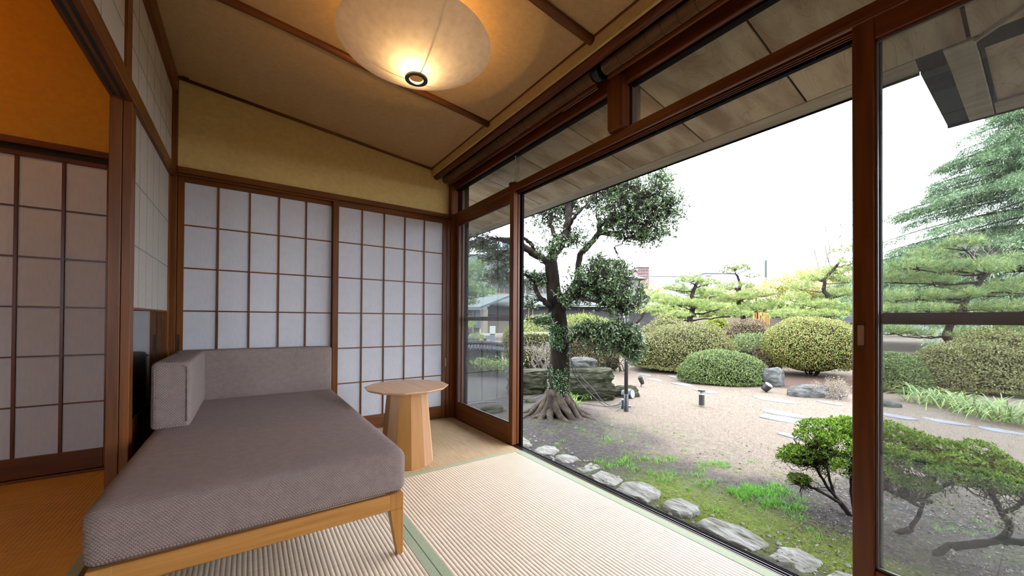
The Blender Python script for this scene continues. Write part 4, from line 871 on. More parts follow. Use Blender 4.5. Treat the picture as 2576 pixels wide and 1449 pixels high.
# cloud-pruned bush
def pads_tree(name, label, cat, trunk, rad, pads, depth, kind, pal, bark='bark_dark', dens=1.0, nl=.11, gdens=1.0, leafm='leaf', sub=0, drop=0.0):
    """trunk: px,py pairs (+depth offset) ; pads: px,py,rx,ry(,dd). Needles or leaves on real branch tubes at real distance."""
    tp = [at(a[0], a[1], depth+(a[2] if len(a) > 2 else 0)) for a in trunk]; tp = ([np.array([tp[0][0], tp[0][1], G-.02])] if tp[0][2] > G+.05 else [])+tp; t = thing(name, label, cat, (tp[0][0], tp[0][1], tp[0][2]))
    P = np.array(tp); s_ = np.linspace(0, 1, len(P)); ss_ = np.linspace(0, 1, len(P)*4); PP = np.stack([np.interp(ss_, s_, P[:, k]) for k in range(3)], 1)
    PP[1:-1] += rng.normal(0, rad*.12, PP[1:-1].shape)
    MB().tube(PP, np.linspace(rad, rad*.35, len(PP)), 9, jit=.08).build('trunk', M[bark], t, smooth=True)
    br = MB(); parts = []
    for pd in pads:
        px, py, rx, ry = pd[:4]; dd = pd[4] if len(pd) > 4 else R_.uniform(-.5, .5); d_ = depth+dd
        c = at(px, py, d_); a = rx*d_/F; b = ry*d_/F
        # branch from trunk point a bit lower than the pad
        j = int(np.argmin(np.abs(PP[:, 2]-(c[2]-.15*abs(a)-.1))+.15*np.linalg.norm(PP[:, :2]-c[:2], axis=1))); p0 = PP[j]; mid = (p0+c)/2+np.array([0, 0, -.08*np.linalg.norm(c-p0)])+rng.normal(0, .05*np.linalg.norm(c-p0), 3)
        cb = c-np.array([0, 0, b*.55]); tt = np.linspace(0, 1, 9)[:, None]; pts = (1-tt)**2*p0+2*tt*(1-tt)*mid+tt**2*cb; pts[1:-1] += rng.normal(0, .035*a, pts[1:-1].shape)
        r0 = max(.012, rad*.42*min(1, a*1.0)); br.tube(pts, np.linspace(r0, r0*.4, 9), 6, jit=.1)
        for k in range(6):
            ang = R_.uniform(0, 6.28); e_ = cb+np.array([math.cos(ang)*a*.75, math.sin(ang)*a*.75, R_.uniform(-.1, .5)*b]); m2 = (cb+e_)/2+rng.normal(0, .08*a, 3)
            br.tube([pts[-2], m2, e_], [r0*.4, r0*.28, r0*.12], 4, cap=False)
        if kind == 'needle':
            nt_ = int(dens*170*max(a*a, .05)/.35*(.5+b/max(a, .01))); S = rng.normal(size=(nt_, 3)); S = unit(S)*rng.uniform(.45, 1, (nt_, 1))**.5; S[:, 2] = np.where(S[:, 2] < 0, S[:, 2]*.45, S[:, 2])
            C = c+S*np.array([a, a, b]); C[:, 2] += .12*b*np.sin(C[:, 0]*6/a)*np.cos(C[:, 1]*6/a); ax = unit(np.array([0, 0, 1.0])+S*.7+rng.normal(0, .25, (nt_, 3))); kk = 11
            Ce = np.repeat(C, kk, 0); Ax = np.repeat(ax, kk, 0); D = unit(Ax*.65+rng.normal(size=Ce.shape)*.62); n = len(Ce)
            L_ = rng.uniform(.7, 1.2, n)[:, None]*nl; s2 = unit(np.cross(D, rng.normal(size=D.shape)))*nl*.040; V = np.stack([Ce-s2, Ce+s2, Ce+D*L_], 1).reshape(-1, 3)
            col = np.repeat(tints(nt_, pal, 1, .22), kk*3, 0); parts.append((V, np.arange(n*3).reshape(n, 3), col))
        else:
            n = int(dens*2600*a*a); S = unit(rng.normal(size=(n, 3)))*rng.uniform(.3, 1, (n, 1))**.4; C = c+S*np.array([a, a, b]); C += rng.normal(0, .05*a, C.shape)
            D = S*.5+rng.normal(size=C.shape)*.6+np.array([0, 0, .3-drop]); v, q = leaves(C, D, rng.uniform(.7, 1.2, n)*nl, nl*.38); parts.append((v, q, tints(n, pal)))
    br.build('branches', M[bark], t, smooth=True)
    leaf_obj('foliage', parts, M[leafm], t, kind='stuff'); return t
pads_tree('cloud_pruned_bush', 'small cloud-pruned bush with pale crooked branches between the clipped mounds', 'shrub', [(1905, 925), (1900, 900), (1892, 880)], .035, [(1893, 856, 48, 17, 0), (1870, 872, 25, 12, -.2), (1925, 868, 26, 14, .1)], 10.2, 'leaf', GR+[(.2, .22, .1)], 'twig_grey', dens=3.2, nl=.05)
PN = [(.20, .25, .065), (.145, .20, .05), (.26, .29, .095), (.11, .16, .05)]
PB = [(.135, .20, .075), (.10, .16, .06), (.18, .24, .09)]
pads_tree('garden_pine', 'pruned pine with layered pads behind the largest mound', 'pine', [(1735, 815), (1738, 790), (1745, 760), (1740, 740), (1752, 715), (1760, 700)], .13,
          [(1736, 703, 30, 13), (1700, 724, 32, 12), (1782, 712, 30, 11), (1742, 735, 36, 10), (1672, 755, 40, 16), (1708, 762, 36, 12, -.6), (1760, 765, 34, 12, -.6), (1648, 778, 40, 12, -.8), (1690, 792, 46, 10, -1), (1800, 775, 48, 12, -1), (1790, 742, 30, 10, .6), (1840, 790, 46, 11, -.8), (1640, 745, 24, 10, .8)], 14.5, 'needle', PN, dens=1.5, nl=.13)
pads_tree('garden_pine', 'tall flat-topped pruned pine in the middle of the garden', 'pine', [(1870, 800), (1868, 775), (1852, 755), (1862, 720), (1858, 700), (1852, 690)], .11,
          [(1848, 672, 30, 9), (1870, 677, 26, 9), (1830, 682, 22, 8), (1895, 694, 22, 8, .3), (1850, 722, 46, 12, .3), (1800, 735, 26, 10), (1905, 740, 44, 13, -.4), (1860, 748, 44, 12, -.6), (1935, 765, 34, 12, -.5), (1890, 775, 40, 9, -.8), (1820, 758, 30, 9)], 16, 'needle', PN, dens=1.5, nl=.13)
pads_tree('garden_pine', 'leaning pine with grey crooked limbs left of the door stile', 'pine', [(2085, 800), (2078, 770), (2082, 745), (2072, 725), (2075, 700), (2120, 650)], .10,
          [(2125, 628, 28, 12), (2140, 655, 30, 14), (2105, 680, 40, 13), (2060, 700, 44, 13, .5), (2015, 722, 30, 14), (2000, 750, 28, 16, -.5), (2050, 765, 48, 12, -.8), (2110, 738, 40, 12, .4), (2120, 780, 44, 12, -.8), (1985, 792, 50, 14, -.8), (2070, 790, 50, 10, -1.2), (2130, 705, 30, 12)], 13, 'needle', PN, dens=1.5, nl=.13)
pads_tree('garden_pine', 'wide long-needled pine filling the right glass door above its middle rail', 'pine', [(2420, 905), (2400, 870), (2380, 845), (2400, 800), (2440, 740), (2480, 690)], .14,
          [(2290, 668, 50, 16), (2250, 700, 46, 18), (2340, 640, 48, 18), (2420, 612, 42, 18), (2390, 672, 56, 18), (2330, 705, 56, 18), (2460, 680, 56, 20), (2530, 660, 50, 22), (2560, 720, 56, 24), (2480, 735, 60, 18), (2400, 742, 56, 16), (2300, 745, 56, 16), (2235, 750, 44, 16), (2230, 780, 50, 12), (2320, 775, 60, 12), (2430, 775, 56, 12), (2540, 775, 60, 16), (2240, 832, 40, 12, -.6), (2300, 838, 40, 10, -.5), (2440, 842, 50, 14), (2380, 880, 34, 12, -.6), (2560, 830, 44, 12)], 10.8, 'needle', PN+PB, dens=1.25, nl=.15)
pads_tree('garden_pine', 'dark blue-green pine seen through the left glass door', 'pine', [(1120, 850), (1125, 780), (1130, 720), (1150, 690), (1165, 650)], .11,
          [(1180, 628, 40, 12), (1225, 622, 36, 14), (1170, 680, 36, 20), (1205, 700, 34, 26), (1215, 735, 32, 20), (1180, 740, 34, 18), (1160, 720, 30, 22), (1195, 665, 34, 14), (1175, 760, 30, 10)], 9.5, 'needle', PB+[(.09, .15, .075)], dens=1.6, nl=.14)
pads_tree('garden_pine', 'low spreading pine pad beyond the tiled wall in the left glass door', 'pine', [(1165, 862), (1172, 850), (1180, 840)], .05, [(1170, 818, 26, 18), (1200, 848, 18, 9), (1150, 800, 26, 14)], 12.5, 'needle', PN, dens=1.8, nl=.13)
pads_tree('small_pine', 'thin yellow-green young pine beside the dark wall behind the lamp post', 'pine', [(1598, 812), (1612, 800), (1622, 785), (1625, 765), (1640, 735)], .09, [(1640, 728, 26, 12), (1660, 740, 22, 12), (1615, 775, 24, 12), (1628, 750, 30, 12)], 17, 'leaf', [(.30, .32, .07), (.24, .28, .06), (.36, .36, .12)], dens=.5, nl=.11)
pads_tree('bamboo_grove', 'airy yellow-green bamboo grove in the background left of the door stile', 'bamboo', [(2020, 800), (2020, 740), (2015, 690)], .05, [(1960, 712, 42, 16), (2010, 700, 46, 20), (2060, 690, 50, 24), (1990, 735, 50, 16), (2110, 690, 44, 24), (1940, 730, 34, 12), (1900, 735, 30, 16), (2050, 735, 50, 16), (2110, 730, 44, 16)], 24, 'leaf', [(.38, .40, .10), (.32, .36, .09), (.46, .43, .14), (.42, .34, .12)], dens=.40, nl=.16, drop=.5)
pads_tree('maple_tree', 'orange-tinged autumn tree in the background beside the bamboo', 'tree', [(1905, 790), (1903, 760), (1900, 740)], .05, [(1880, 722, 30, 14), (1920, 738, 30, 12), (2080, 722, 40, 14), (1850, 742, 30, 12)], 22, 'leaf', [(.50, .34, .16), (.44, .38, .14), (.55, .30, .2)], dens=.35, nl=.13)
def bare_tree(name, label, px, py, depth, h, seed, r=.05):
    b = at(px, py, depth); t = twiggy(name, label, 'tree', b, 3, h, h*.45, 'twig_grey', r, 4, None, curl=.16, seed=seed); return t
bare_tree('bare_tree', 'leafless pale tree rising above the bamboo left of the door stile', 2080, 700, 22, 4.6, 12, .04)
bare_tree('bare_tree', 'leafless tangle of pale branches high in the right glass door', 2480, 700, 12.5, 1.9, 14, .02)
# huge cedar on the right
def cedar():
    dep = 17.0; b = at(2720, 800, dep); b[2] = G; t = thing('cedar_tree', 'huge blue-green cedar with drooping layered branches filling the right glass door', 'tree', tuple(b))
    MB().tube([b+np.array([0, 0, z]) for z in (0, 3, 7, 12, 17)], [.45, .4, .3, .18, .05], 12).build('trunk', M['bark'], t, smooth=True)
    br = MB(); parts = []; A = []; D = []; nb = 0
    for k in range(330):
        z = R_.uniform(1.6, 15.0); ang = R_.uniform(0, 6.28); d = np.array([math.cos(ang), math.sin(ang), 0])
        if d @ (RGT*1.0) > .75: continue
        ln = max(1.5, (15.5-z)*.80)*R_.uniform(.85, 1.06); p0 = b+np.array([0, 0, z]); s = np.linspace(0, 1, 12)[:, None]
        pts = p0+d*ln*s+np.array([0, 0, 1])*(.10*ln*s-.24*ln*s**2); br.tube(pts, np.linspace(.07, .012, 12), 5, cap=False); nb += 1
        m_ = int(40*ln); u = rng.uniform(.15, 1, m_)[:, None]**.7; side = np.cross(d, [0, 0, 1]); w_ = (.10+.20*ln*(1-u)*u*2.2)
        c = p0+d*ln*u+np.array([0, 0, 1])*(.10*ln*u-.24*ln*u**2)+side*rng.uniform(-1, 1, (m_, 1))*w_*1.6
        c[:, 2] -= rng.uniform(0, .22, m_)
        dirn = unit(d*.7+side*rng.uniform(-1, 1, (m_, 1))+np.array([0, 0, -.35])+rng.normal(0, .2, (m_, 3)))
        A.append(c); D.append(dirn)
    A = np.concatenate(A); D = np.concatenate(D); kk = 9
    C = np.repeat(A, kk, 0)+np.repeat(D, kk, 0)*np.tile(np.linspace(0, .34, kk), len(A))[:, None]+rng.normal(0, .045, (len(A)*kk, 3)); DD = unit(np.repeat(D, kk, 0)+rng.normal(0, .55, C.shape)); n = len(C)
    v, q = leaves(C, DD, rng.uniform(.10, .20, n), rng.uniform(.022, .038, n), up=np.array([0, 0, 1.0])+rng.normal(0, .25, (n, 3)))
    tt = np.repeat(tints(len(A), [(.20, .29, .135), (.145, .225, .11), (.27, .36, .18), (.10, .165, .085)], 1, .2), kk*4, 0)
    br.build('branches', M['bark_dark'], t); leaf_obj('foliage', [(v, q, tt)], M['leaf'], t, kind='stuff'); print('cedar leaves', n)
cedar()
# ------------------------------------------------------------------ the big evergreen by the house
def spline(P, n):
    P = np.array(P, float); s_ = np.linspace(0, len(P)-1, n); i = np.clip(s_.astype(int), 0, len(P)-2); f = (s_-i)[:, None]
    p0 = P[np.maximum(i-1, 0)]; p1 = P[i]; p2 = P[i+1]; p3 = P[np.minimum(i+2, len(P)-1)]
    return .5*((2*p1)+(-p0+p2)*f+(2*p0-5*p1+4*p2-p3)*f**2+(-p0+3*p1-3*p2+p3)*f**3)
def big_tree():
    d0 = 4.95; A = lambda x, y, dd=0: at(x, y, d0+dd); base = atg(1398, 1062)
    t = thing('evergreen_tree', 'old glossy-leaved evergreen with gnarled roots and ivy on its trunk', 'tree', tuple(base))
    P = spline([A(1397, 1075), A(1400, 1030), A(1404, 985), A(1406, 930), A(1408, 870), A(1404, 820), A(1398, 770), A(1392, 720), A(1388, 672), A(1386, 650)], 60)
    rad = np.interp(np.linspace(0, 1, 60), [0, .08, .2, .4, .6, .8, 1], [.23, .185, .138, .125, .118, .088, .080])
    V = []; n = 40
    for i, p in enumerate(P):
        s = i/59
        for k in range(n):
            a = 2*math.pi*k/n; fl = 1+.30*math.exp(-s*7)*math.sin(a*5+1.1)+.05*math.sin(a*3+s*5)+.03*mnoise.noise(Vector((a*2, s*22, 1)))+.05*mnoise.noise(Vector((math.cos(a)*3, math.sin(a)*3, s*14)))
            V.append(p+(RGT*math.cos(a)+FWD*math.sin(a))*rad[i]*fl)
    q = MB(); q.add(V, [(i*n+j, i*n+(j+1) % n, (i+1)*n+(j+1) % n, (i+1)*n+j) for i in range(59) for j in range(n)]+[tuple(59*n+j for j in range(n))]); q.build('trunk', M['bark'], t, smooth=True)
    # buttress roots running into the soil
    c = np.array([P[4][0], P[4][1]])
    for k, (ang, ln, r0) in enumerate([(-2.9, .42, .052), (-2.5, .36, .06), (-2.15, .34, .050), (-1.8, .33, .062), (-1.45, .34, .055), (-1.1, .38, .060), (-.7, .42, .055), (-.3, .52, .045), (.2, .5, .05), (2.9, .5, .05), (3.3, .46, .04), (1.6, .4, .06)]):
        d = RGT*math.cos(ang)+FWD*math.sin(ang); w_ = 2.2*math.sin(k*2.1); pts = []
        for s in np.linspace(0, 1, 9):
            x, y = c+d[:2]*(.08+ln*s)+np.array([-d[1], d[0]])*.05*math.sin(s*4+k); z = max(gz(x, y)-.012-.03*s, G-.05)+.30*(1-s)**2.6+.018*math.sin(s*9+k)
            pts.append((x, y, z))
        MB().tube(spline(pts, 24), np.interp(np.linspace(0, 1, 24), [0, .5, 1], [r0*1.05, r0*.75, .014]), 10, jit=.09).build('root', M['bark_root'], t, smooth=True)
        if k % 3 == 1:
            e = np.array(pts[4]); MB().tube(spline([e, e+np.array([*(d[:2]*.12+np.array([-d[1], d[0]])*.07), -.05]), e+np.array([*(d[:2]*.22+np.array([-d[1], d[0]])*.16), -.10])], 10), np.linspace(r0*.6, .01, 10), 8, jit=.08).build('root', M['bark_root'], t, smooth=True)
    limbs = [([(1390, 668), (1372, 655), (1345, 640), (1312, 618, -.1), (1285, 610, -.1), (1255, 600, -.1)], .062, .030), ([(1386, 655), (1396, 635), (1412, 612), (1426, 580), (1430, 540), (1432, 490), (1436, 450)], .072, .035),
             ([(1412, 612), (1395, 590), (1385, 560), (1390, 520), (1380, 485)], .035, .014), ([(1350, 642), (1335, 612), (1312, 597), (1290, 585)], .030, .016),
             ([(1410, 762), (1432, 735, .2), (1452, 700, .25), (1455, 668, .25), (1462, 640, .2), (1482, 615, .2), (1500, 596, .2), (1508, 578, .2), (1505, 563, .2)], .050, .034),
             ([(1508, 585, .2), (1535, 588, .1), (1560, 584, .1), (1585, 566, .0), (1612, 560, 0), (1650, 548, 0), (1680, 535)], .036, .010), ([(1505, 570, .2), (1520, 560, .1), (1545, 550, 0), (1575, 530, 0), (1600, 500), (1612, 470)], .026, .008),
             ([(1560, 584, .1), (1572, 596), (1565, 612), (1545, 622)], .016, .006), ([(1408, 800), (1422, 765, -.1), (1440, 745, -.2), (1470, 730, -.3), (1510, 715, -.3), (1560, 700, -.3)], .040, .012),
             ([(1400, 790), (1378, 765, -.1), (1355, 745, -.1), (1347, 725), (1340, 700), (1318, 692), (1280, 690)], .040, .014), ([(1412, 865), (1432, 858, -.2), (1452, 843, -.3), (1490, 848, -.3), (1530, 838, -.3), (1580, 835, -.3)], .030, .010),
             ([(1440, 745, -.2), (1480, 755, -.4), (1520, 765, -.4), (1560, 790, -.4)], .02, .006), ([(1530, 838, -.3), (1550, 860, -.4), (1590, 880, -.4)], .014, .005),
             ([(1426, 580), (1445, 545, -.2), (1475, 515, -.2), (1500, 480, -.2)], .028, .008), ([(1600, 500), (1640, 490), (1670, 470)], .012, .004)]
    LP = []
    for k, (pp, r0, r1) in enumerate(limbs):
        q = spline([A(*x) for x in pp], 26); q[2:-1] += rng.normal(0, .006, q[2:-1].shape); LP.append(q[6:])
        MB().tube(q, np.linspace(r0, r1, 26), 10, jit=.07).build('limb', M['bark_dark' if k not in (3, 2) else 'bark'], t, smooth=True)
    LP = np.concatenate(LP+[P[30:]])
    # crowns: leaf whorls on twigs that spring from the nearest limb
    crowns = [(1600, 515, 100, 78, 0, 620), (1670, 515, 56, 66, 0, 300), (1540, 560, 55, 50, .1, 200), (1620, 590, 70, 38, 0, 240), (1500, 500, 60, 50, .2, 150), (1430, 520, 60, 50, .2, 200), (1375, 540, 55, 60, .2, 150), (1440, 600, 60, 36, 0, 150), (1385, 625, 40, 30, -.3, 70),
              (1520, 712, 66, 52, -.3, 560), (1596, 735, 44, 34, .85, 240), (1550, 670, 46, 24, .1, 130), (1545, 700, 34, 40, .2, 120), (1470, 715, 50, 42, -.2, 260), (1560, 765, 55, 26, -.4, 220), (1430, 740, 30, 26, -.3, 70), (1350, 700, 45, 28, 0, 130), (1330, 760, 26, 20, -.1, 30),
              (1545, 845, 62, 40, -.4, 430), (1590, 870, 30, 36, -.4, 200), (1480, 830, 50, 28, -.3, 150), (1260, 690, 50, 28, 0, 170), (1250, 640, 45, 26, 0, 150), (1215, 610, 50, 22, 0, 120), (1290, 650, 30, 34, 0, 60), (1360, 805, 40, 12, -.3, 60), (1660, 450, 40, 28, .1, 110), (1560, 470, 60, 34, .1, 200), (1450, 470, 60, 24, .1, 120), (1510, 660, 36, 24, -.2, 90)]
    tw = MB(); C = []; D = []
    for px, py, rx, ry, dd, nn in crowns:
        nn = int(nn*.95); c = A(px, py, dd); a = rx*1.16*d0/F; b = ry*1.16*d0/F
        S = unit(rng.normal(size=(nn, 3)))*rng.uniform(.05, 1, (nn, 1))**.7*rng.uniform(.8, 1.15, (nn, 1)); E_ = c+S[:, :1]*a*RGT+S[:, 1:2]*min(a, b)*.85*FWD+np.stack([0*S[:, 0], 0*S[:, 0], S[:, 2]*b], 1)
        for j in range(0, nn):
            e_ = E_[j]
            if j % 5 == 0:
                dist = np.linalg.norm(LP-e_, axis=1)+np.maximum(LP[:, 2]-e_[2], 0)*.8; p0 = LP[int(np.argmin(dist))]; p0 = e_+(p0-e_)*min(1, .45/max(np.linalg.norm(p0-e_), .01)) if j % 15 else p0; m2 = (p0+e_)/2+rng.normal(0, .04, 3)
                tw.tube([p0, m2, e_], [.0050, .0035, .002], 4, cap=False)
            else:
                k_ = j-j % 5; tw.tube([E_[k_], (E_[k_]+e_)/2+rng.normal(0, .02, 3), e_], [.003, .0025, .0015], 3, cap=False)
            ax = unit(S[j]*.6+np.array([0, 0, .5])+rng.normal(0, .4, 3)); m_ = 10
            C.append(np.repeat(e_[None], m_, 0)+ax*rng.uniform(-.05, .02, (m_, 1))); D.append(unit(ax*.55+rng.normal(size=(m_, 3))*.75))
    C = np.concatenate(C); D = np.concatenate(D); n = len(C); v, q = leaves(C, D, rng.uniform(.028, .052, n), rng.uniform(.012, .018, n))
    tw.build('twigs', M['bark_dark'], t)
    leaf_obj('foliage', [(v, q, tints(n, [(.065, .115, .036), (.050, .088, .032), (.105, .165, .055), (.15, .20, .06), (.085, .125, .062)], wts=[.3, .25, .2, .07, .18]))], M['leaf_gloss'], t, kind='stuff'); print('tree leaves', n)
    # ivy
    n = 5200; s = rng.uniform(.06, .62, n); i = (s*59).astype(int); sf = (s*59-i)[:, None]; a = rng.normal(-2.2, .75, n); a = np.where(rng.uniform(size=n) < .25, rng.uniform(-3.1, 0, n), a); r_ = np.interp(s*59, np.arange(60), rad)*(1.04+.03*rng.uniform(size=n))
    p_ = P[i]*(1-sf)+P[i+1]*sf+(np.cos(a)*r_)[:, None]*RGT+(np.sin(a)*r_)[:, None]*FWD; out = (np.cos(a))[:, None]*RGT+(np.sin(a))[:, None]*FWD
    keep = np.array([mnoise.noise(Vector((aa*1.6, ss_*9, 4))) for aa, ss_ in zip(a, s)]) > -.08; p_ = p_[keep]; out = out[keep]; n = len(p_)
    v, q = leaves(p_, unit(rng.normal(size=(n, 3))*.8+out*.25+np.array([0, 0, -.2])), rng.uniform(.012, .022, n), rng.uniform(.010, .016, n), up=out+rng.normal(0, .3, (n, 3)))
    leaf_obj('ivy', [(v, q, tints(n, [(.055, .13, .035), (.09, .18, .05), (.035, .085, .03)]))], M['leaf_gloss'], t, kind='stuff')
M['bark_root'] = mat('root_bark', (0.072, 0.056, 0.044), (0.026, 0.020, 0.016), scale=12, rough=.95, bump=1, bscale=20, bdist=.02, detail=8, spec=.06)
big_tree()
# strap-leaved tufts: ferns by the trunk and irises at the lawn edge
def strap(name, label, base, n, L_, w, pal, spread=.05, cat='plant', droop=1.3, R4=None):
    t = thing(name, label, cat, tuple(base)); V = []; Q = []; T = []; k = 7
    for j in range(n):
        a = R_.uniform(0, 6.28); b = np.array(base)+np.array([R_.gauss(0, spread), R_.gauss(0, spread), 0]); d = np.array([math.cos(a), math.sin(a), 0]); s = np.array([-d[1], d[0], 0]); l = L_*R_.uniform(.7, 1.15); up0 = R_.uniform(.75, 1.35)
        c1 = np.array(pal[R_.randrange(len(pal))]); dr = droop*R_.uniform(.6, 1.2)
        for i in range(k):
            u = i/(k-1); th = up0-dr*u*u*1.2; p = b+d*l*u*math.cos(up0*.9)*(1+.3*u)+np.array([0, 0, l*(u*math.sin(up0)-dr*.42*u**2.4)]); ww = w*(1-u**2.5)+.0005
            p[2] = max(p[2], G+.01); V += [p-s*ww, p+s*ww]; cc = c1 if u < .72 or j % 3 else np.array((.42, .30, .06)); T += [cc, cc]
        o = j*2*k; Q += [(o+2*i, o+2*i+1, o+2*i+3, o+2*i+2) for i in range(k-1)]
    npmesh('leaf_blades', np.array(V), np.array(Q), M['leaf'], t, tint=np.array(T)*np.random.default_rng(3).uniform(.85, 1.15, (len(T), 1)), kind='stuff'); return t
IR = [(.13, .21, .05), (.095, .17, .04), (.18, .24, .08)]
irl = ['yellowing strap-leaved clump nearest the door stile', 'strap-leaved clump second from the door stile', 'strap-leaved clump in the middle of the row', 'strap-leaved clump third from the right edge', 'strap-leaved clump second from the right edge', 'upright strap-leaved clump at the right edge of the row']
for i, (px, py) in enumerate(((2318, 1012), (2368, 1022), (2420, 1032), (2470, 1046), (2520, 1058), (2565, 1068))):
    strap('strap_leaved_plant', irl[i]+' before the clipped mounds', atg(px, py), 60, .66, .0065, IR, .13, droop=1.7)
for i, (px, py, lb) in enumerate(((1447, 1012, 'fern-like green tuft right of the trunk'), (1455, 1030, 'lower green tuft between trunk and largest boulder'), (1480, 1010, 'green tuft at the foot of the largest boulder'))):
    strap('fern_tuft', lb, atg(px, py)+np.array([0, .05, .04]), 34, .20, .006, [(.12, .22, .04), (.18, .30, .06)], .03)
# ------------------------------------------------------------------ bright azalea in front of the doors
def front_azalea():
    base = np.array([3.40, .62, G]); t = thing('azalea_bush', 'bright green azalea bush with bare twisted branches close outside the right door', 'shrub', tuple(base))
    X_ = lambda px, py, X=3.35: atx(px, py, X)
    tiers = [(2075, 1078, 62, 22, 3.45), (2130, 1072, 50, 22, 3.6), (2050, 1098, 50, 18, 3.3), (2008, 1142, 46, 20, 3.2), (1985, 1152, 30, 14, 3.25), (2060, 1150, 60, 26, 3.5), (2110, 1130, 50, 36, 3.3), (2120, 1180, 30, 24, 3.15), (2010, 1205, 26, 11, 3.2),
             (2170, 1085, 60, 26, 3.55), (2230, 1085, 50, 26, 3.5), (2280, 1102, 50, 24, 3.45), (2200, 1140, 60, 26, 3.2), (2260, 1150, 50, 26, 3.25), (2330, 1118, 46, 22, 3.4), (2380, 1130, 46, 22, 3.45), (2330, 1165, 56, 24, 3.2), (2420, 1165, 50, 22, 3.2), (2400, 1195, 52, 20, 3.1), (2460, 1135, 48, 26, 3.5), (2500, 1165, 46, 26, 3.5), (2480, 1205, 56, 22, 3.15), (2550, 1190, 46, 24, 3.4), (2560, 1230, 46, 20, 3.1), (2620, 1220, 60, 26, 3.3), (2230, 1190, 46, 16, 3.1), (2300, 1215, 50, 14, 3.15), (2700, 1240, 60, 30, 3.3)]
    C = []; D = []; E = []; Cw = []
    for px, py, rx, ry, X in tiers:
        c = X_(px, py, X); d_ = float((c-np.array([0, 0, H])) @ AX[2]); a = rx*d_/F; b = ry*d_/F; n = int(26+9500*a*a); Cw.append((c, a, b))
        S = unit(rng.normal(size=(n, 3))+np.array([0, 0, .5]))*rng.uniform(.5, 1, (n, 1))**.5; e = c+S[:, :1]*a*RGT+S[:, 1:2]*a*.9*FWD+np.stack([0*S[:, 0], 0*S[:, 0], S[:, 2]*b], 1)
        E.append(e)
    E = np.concatenate(E); m_ = 8; n = len(E); ax = unit(np.array([0, 0, 1.0])+rng.normal(0, .4, (n, 3))); Ce = np.repeat(E, m_, 0); A_ = np.repeat(ax, m_, 0); D = unit(A_*.45+rng.normal(size=Ce.shape)*.7)
    v, q = leaves(Ce, D, rng.uniform(.013, .025, n*m_), rng.uniform(.005, .0085, n*m_)); pal = [(.165, .29, .018), (.11, .21, .014), (.24, .37, .03), (.05, .10, .010)]
    leaf_obj('foliage', [(v, q, tints(n*m_, pal))], M['leaf'], t, kind='stuff'); print('azalea leaves', n*m_)
    roots = [[(2140, 1300, 3.42), (2115, 1265, 3.4), (2080, 1225, 3.35), (2055, 1180, 3.3), (2030, 1150, 3.25)], [(2140, 1300, 3.42), (2100, 1240, 3.45), (2085, 1180, 3.45), (2075, 1120, 3.45)], [(2112, 1265, 3.4), (2060, 1232, 3.25), (2020, 1215, 3.2)], [(2150, 1300, 3.42), (2140, 1220, 3.5), (2150, 1140, 3.5)],
             [(2290, 1335, 3.4), (2320, 1275, 3.4), (2345, 1230, 3.4), (2360, 1180, 3.4)], [(2320, 1275, 3.4), (2270, 1250, 3.35), (2225, 1225, 3.3), (2190, 1190, 3.3)], [(2345, 1240, 3.4), (2400, 1215, 3.4), (2440, 1180, 3.4)], [(2345, 1265, 3.4), (2300, 1262, 3.3), (2240, 1240, 3.3)],
             [(2400, 1375, 3.3), (2470, 1365, 3.3), (2520, 1355, 3.3), (2545, 1325, 3.3), (2530, 1290, 3.3), (2510, 1250, 3.3), (2490, 1210, 3.3)], [(2520, 1362, 3.3), (2560, 1365, 3.3), (2620, 1350, 3.3), (2680, 1300, 3.3)], [(2530, 1290, 3.3), (2570, 1260, 3.3), (2600, 1225, 3.3)], [(2345, 1390, 3.25), (2400, 1375, 3.3), (2440, 1370, 3.3)], [(2290, 1335, 3.4), (2260, 1345, 3.4), (2200, 1340, 3.4), (2150, 1318, 3.42)]]
    LPp = []; br = MB()
    for k, r in enumerate(roots):
        q = spline([X_(*x) for x in r], 20); q += np.cumsum(rng.normal(0, .0025, q.shape), 0); LPp.append(q); r0 = .012 if k not in (8, 9, 11, 12) else .020
        MB().tube(q, np.linspace(r0, r0*.5, 20), 8, jit=.12).build('branch', M['bark_dark'], t, smooth=True)
    LPp = np.concatenate(LPp)
    for c, a, b in Cw:
        for k in range(64):
            e_ = c+RGT*rng.normal(0, a*.5)+FWD*rng.normal(0, a*.4)+np.array([0, 0, rng.uniform(-.8, .25)*b]); p0 = LPp[int(np.argmin(np.linalg.norm(LPp-e_, axis=1)+rng.uniform(0, .15, len(LPp))))]
            m2 = p0*.5+e_*.5+rng.normal(0, .03, 3); m3 = p0*.2+e_*.8+rng.normal(0, .02, 3); br.tube([p0, m2, m3, e_], [.0024, .0019, .0014, .0008], 4, cap=False)
    br.build('twigs', M['bark_dark'], t)
    n = 3500; c_ = np.concatenate([LPp]*1); p = c_[rng.integers(0, len(c_), n)]+rng.normal(0, .04, (n, 3)); p = p[(p[:, 2] > G+.22)]; n = len(p)
    v, q = leaves(p, rng.normal(size=(n, 3))+np.array([0, 0, .4]), rng.uniform(.012, .022, n), .007); leaf_obj('inner_leaves', [(v, q, tints(n, [(.09, .16, .03), (.06, .10, .025), (.15, .17, .04)]))], M['leaf'], t, kind='stuff')
front_azalea()
